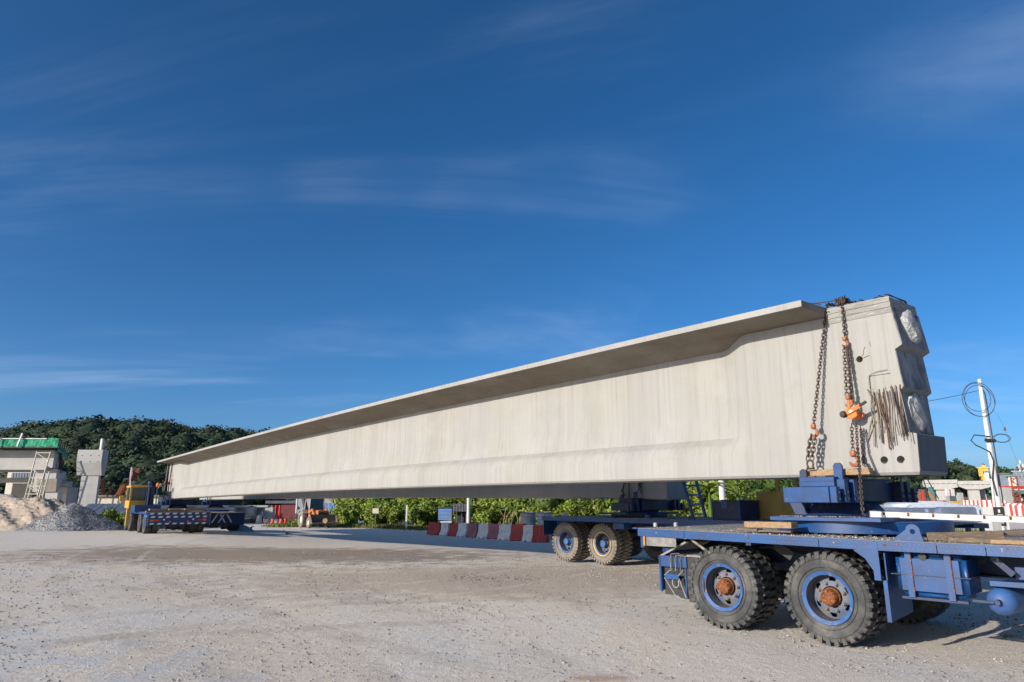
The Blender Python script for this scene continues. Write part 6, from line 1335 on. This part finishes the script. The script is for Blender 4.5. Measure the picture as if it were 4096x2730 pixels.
# earth banks, far trees and houses
t_ = []
mb = MB(); n = 24
for i in range(n + 1):
    px = 3560 + 900 * i / n
    for dep, py in ((105, 2034), (150, 2010 - 6 * math.sin(i)), (200, 1985)): p_ = at(px, py, dep); mb.v.append((p_.x, dep, p_.z))
for i in range(n):
    for j in range(2): a = i * 3 + j; mb.f.append((a, a + 3, a + 4, a + 1))
single('earth_bank', mb, DIRT, None, None, kind='structure', smooth=True)
rs = np.random.RandomState(44); blobs = []
TX = [3500, 3790, 3815, 3860, 3900, 3960, 4000, 4040, 4096, 4400]; TYy = [1850, 1848, 1845, 1862, 1890, 1915, 1898, 1880, 1872, 1860]
for _ in range(420):
    px = 3450 + 950 * rs.rand(); dep = 185 + 70 * rs.rand(); top = float(np.interp(px, TX, TYy)); py = top + (22 if dep > 205 else 48) + (2000 - top) * rs.rand() ** 1.3; p_ = at(px, py, dep); r = 1.8 + 1.6 * rs.rand(); blobs.append((p_.x, dep, p_.z, r, r, r))
tag(leafobj('far_wood', blobs, 110, .6, FOREST, seed=14, core=.85), 'dark wooded rise behind the bridge works on the right', 'wood', kind='stuff')
tlab = ['tall round tree just right of the girder end', 'second big tree, right of the girder end', 'dark tree left of the yellow building', 'conifer-like tree touching the yellow building', 'tree right behind the utility pole', 'tree above the green-roofed house', 'tree crown left of the radio mast', 'tree crown at the right edge of the view', 'low tree beneath the girder end']
for k, (px, pyt, r) in enumerate(((3800, 1844, 3.4), (3838, 1848, 3.2), (3868, 1872, 2.8), (3908, 1858, 2.0), (3965, 1885, 2.2), (4035, 1864, 2.4), (4066, 1872, 2.4), (4100, 1866, 2.8), (3665, 1925, 2.6))):
    dep = 198 + 3 * (k % 3); p_ = at(px, pyt, dep); b_ = gat(px, dep); h = p_.z - b_.z; t = thing('tree', tlab[k], 'tree', b_, 0, 'trees beyond the bridge works')
    bl = []
    for i in range(16):
        a = rs.rand() * 6.28; f_ = rs.rand(); bl.append((r * .9 * math.cos(a) * (1 - .5 * f_), r * .7 * math.sin(a), h - r * .4 - (1 - f_) * h * .55, r * .5, r * .5, r * .42))
    leafobj('crown', bl, 130, .38, TREEM, parent=t, seed=60 + k, core=.7, up=.3); part('trunk', MB().tube([(0, 0, 0), (.2, 0, h * .4), (0, 0, h * .75)], [.35, .28, .12], 7), BARK, t)
def house(lab, px0, px1, pyt, pyb, dep, wall, roof, floors, cols, gable=False):
    z = lambda py: at(px0, py, dep).z; X = lambda px: at(px, 1900, dep).x; o0 = Vector((X(px0), dep, z(pyb))); t = thing('house', lab, 'building', o0); W_ = X(px1) - X(px0); H_ = z(pyt) - z(pyb); az = math.atan2(o0.x, dep); t.rotation_euler = (0, 0, -az); W_ *= math.cos(az)
    part('wall', MB().box(0, W_, 0, 6, -2, H_ * (.8 if gable else 1)), wall, t)
    if gable: part('roof', MB().prism([(-.5, H_ * .8), (W_ + .5, H_ * .8), (W_ * .62, H_), (W_ * .1, H_)], -.5, 6.5, 'y'), roof, t)
    else: part('roof', MB().box(-.3, W_ + .3, -.3, 6.3, H_, H_ + .25), roof, t)
    for i in range(cols):
        for j in range(floors): x = W_ * (i + .25) / cols; zz = H_ * (.12 + .36 * j); part('window', MB().box(x, x + W_ * .45 / cols, -.06, .02, zz, zz + H_ * .16), BGREY, t)
    return t
t = house('yellow building with stepped roof on the wooded rise', 3915, 3955, 1874, 1902, 196, YBLD, YBLD, 2, 3); part('roof_tower', MB().box(1.0, 1.9, 1, 2, 2.1, 2.8), YBLD, t); part('roof_dome', MB().lathe([(.5, 2.8), (.3, 3.2), (.0001, 3.4)], 10, (1.4, 1.5, 0), 'z'), BRICKR, t)
house('small white-walled house below the yellow building', 3938, 3955, 1890, 1905, 185, WHITEP, SHEETD, 1, 1)
house('blue-grey workshop block left of the green-roofed house', 3996, 4032, 1898, 1942, 170, BGREY, SHEETD, 1, 2)
house('peach house with teal roof and grey shutters on the right', 4030, 4062, 1900, 1936, 168, PINKW, TEAL, 2, 1, True)
house('low dark-roofed house at the right edge', 4060, 4110, 1908, 1940, 166, BGREY, SHEETD, 1, 3)
house('grey hillside block behind the trees at the right edge', 4052, 4110, 1888, 1900, 192, BGREY, SHEETG, 1, 4)
t = thing('canopy', 'red and white roadside canopy with green band at the right edge', 'canopy', at(4040, 1990, 140))
part('canopy_roof', MB().box(-.5, 6, 0, 4, 1.7, 2.2), BRIGHTR, t); part('canopy_band', MB().box(-2, 3, -1, 3, .9, 1.35), TEAL, t); part('canopy_fascia', MB().box(-2.2, 3.2, -1.2, -1.02, 1.36, 1.6), WHITEP, t)
for x in (0, 2, 4): part('canopy_post', MB().box(x, x + .2, 0, .2, -3, 1.7), WHITEP, t)
for k in range(8): part('tape_panel', MB().box(-1 + .8 * k, -.6 + .8 * k, -2, -1.95, -.5 - .1 * k, .0 - .1 * k), BRIGHTR if k % 2 else WHITEP, t)
t = thing('radio_mast', 'grey telecom mast with white panel antennas at the right edge', 'mast', at(4092, 1930, 150))
part('mast_tube', MB().bar((0, 0, -4), (0, 0, 4.2), .22), GALV, t)
for k, (x, z) in enumerate(((-.5, 3.0), (.4, 3.1), (-.4, 2.2), (.5, 2.1), (-.1, 3.9))): part('antenna', MB().box(x - .13, x + .13, -.4, -.2, z, z + .8), WHITEP, t)
part('mast_platform', MB().box(-.8, .8, -.5, .5, 2.8, 2.9), GALV, t)
t = thing('lattice_mast', 'dark red lattice piling mast at the right edge behind the barriers', 'mast', gat(4086, 92))
for x in (-.4, .4): part('mast_chord', MB().bar((x, 0, 0), (x, 0, 4.2), .12), RB, t)
for k in range(8): part('mast_brace', MB().bar((-.4 if k % 2 else .4, 0, .5 * k), (.4 if k % 2 else -.4, 0, .5 * k + .5), .08), RB, t)
a, b = at(4052, 1868, 95), at(4090, 1942, 95); single('jib_line', MB().tube([a, b], .05, 4), GALV, 'thin slanting jib line at the right edge', 'cable')
for k, (px, lab) in enumerate(((3958, 'small orange excavator arm above the far striped barriers'),)): single('excavator_arm', MB().bar((0, 0, 0), (.8, 0, .7), .3).bar((.8, 0, .7), (1.5, 0, .2), .25), ORANGE, lab, 'machine arm', loc=gat(px, 100) + Vector((0, 0, .3)))
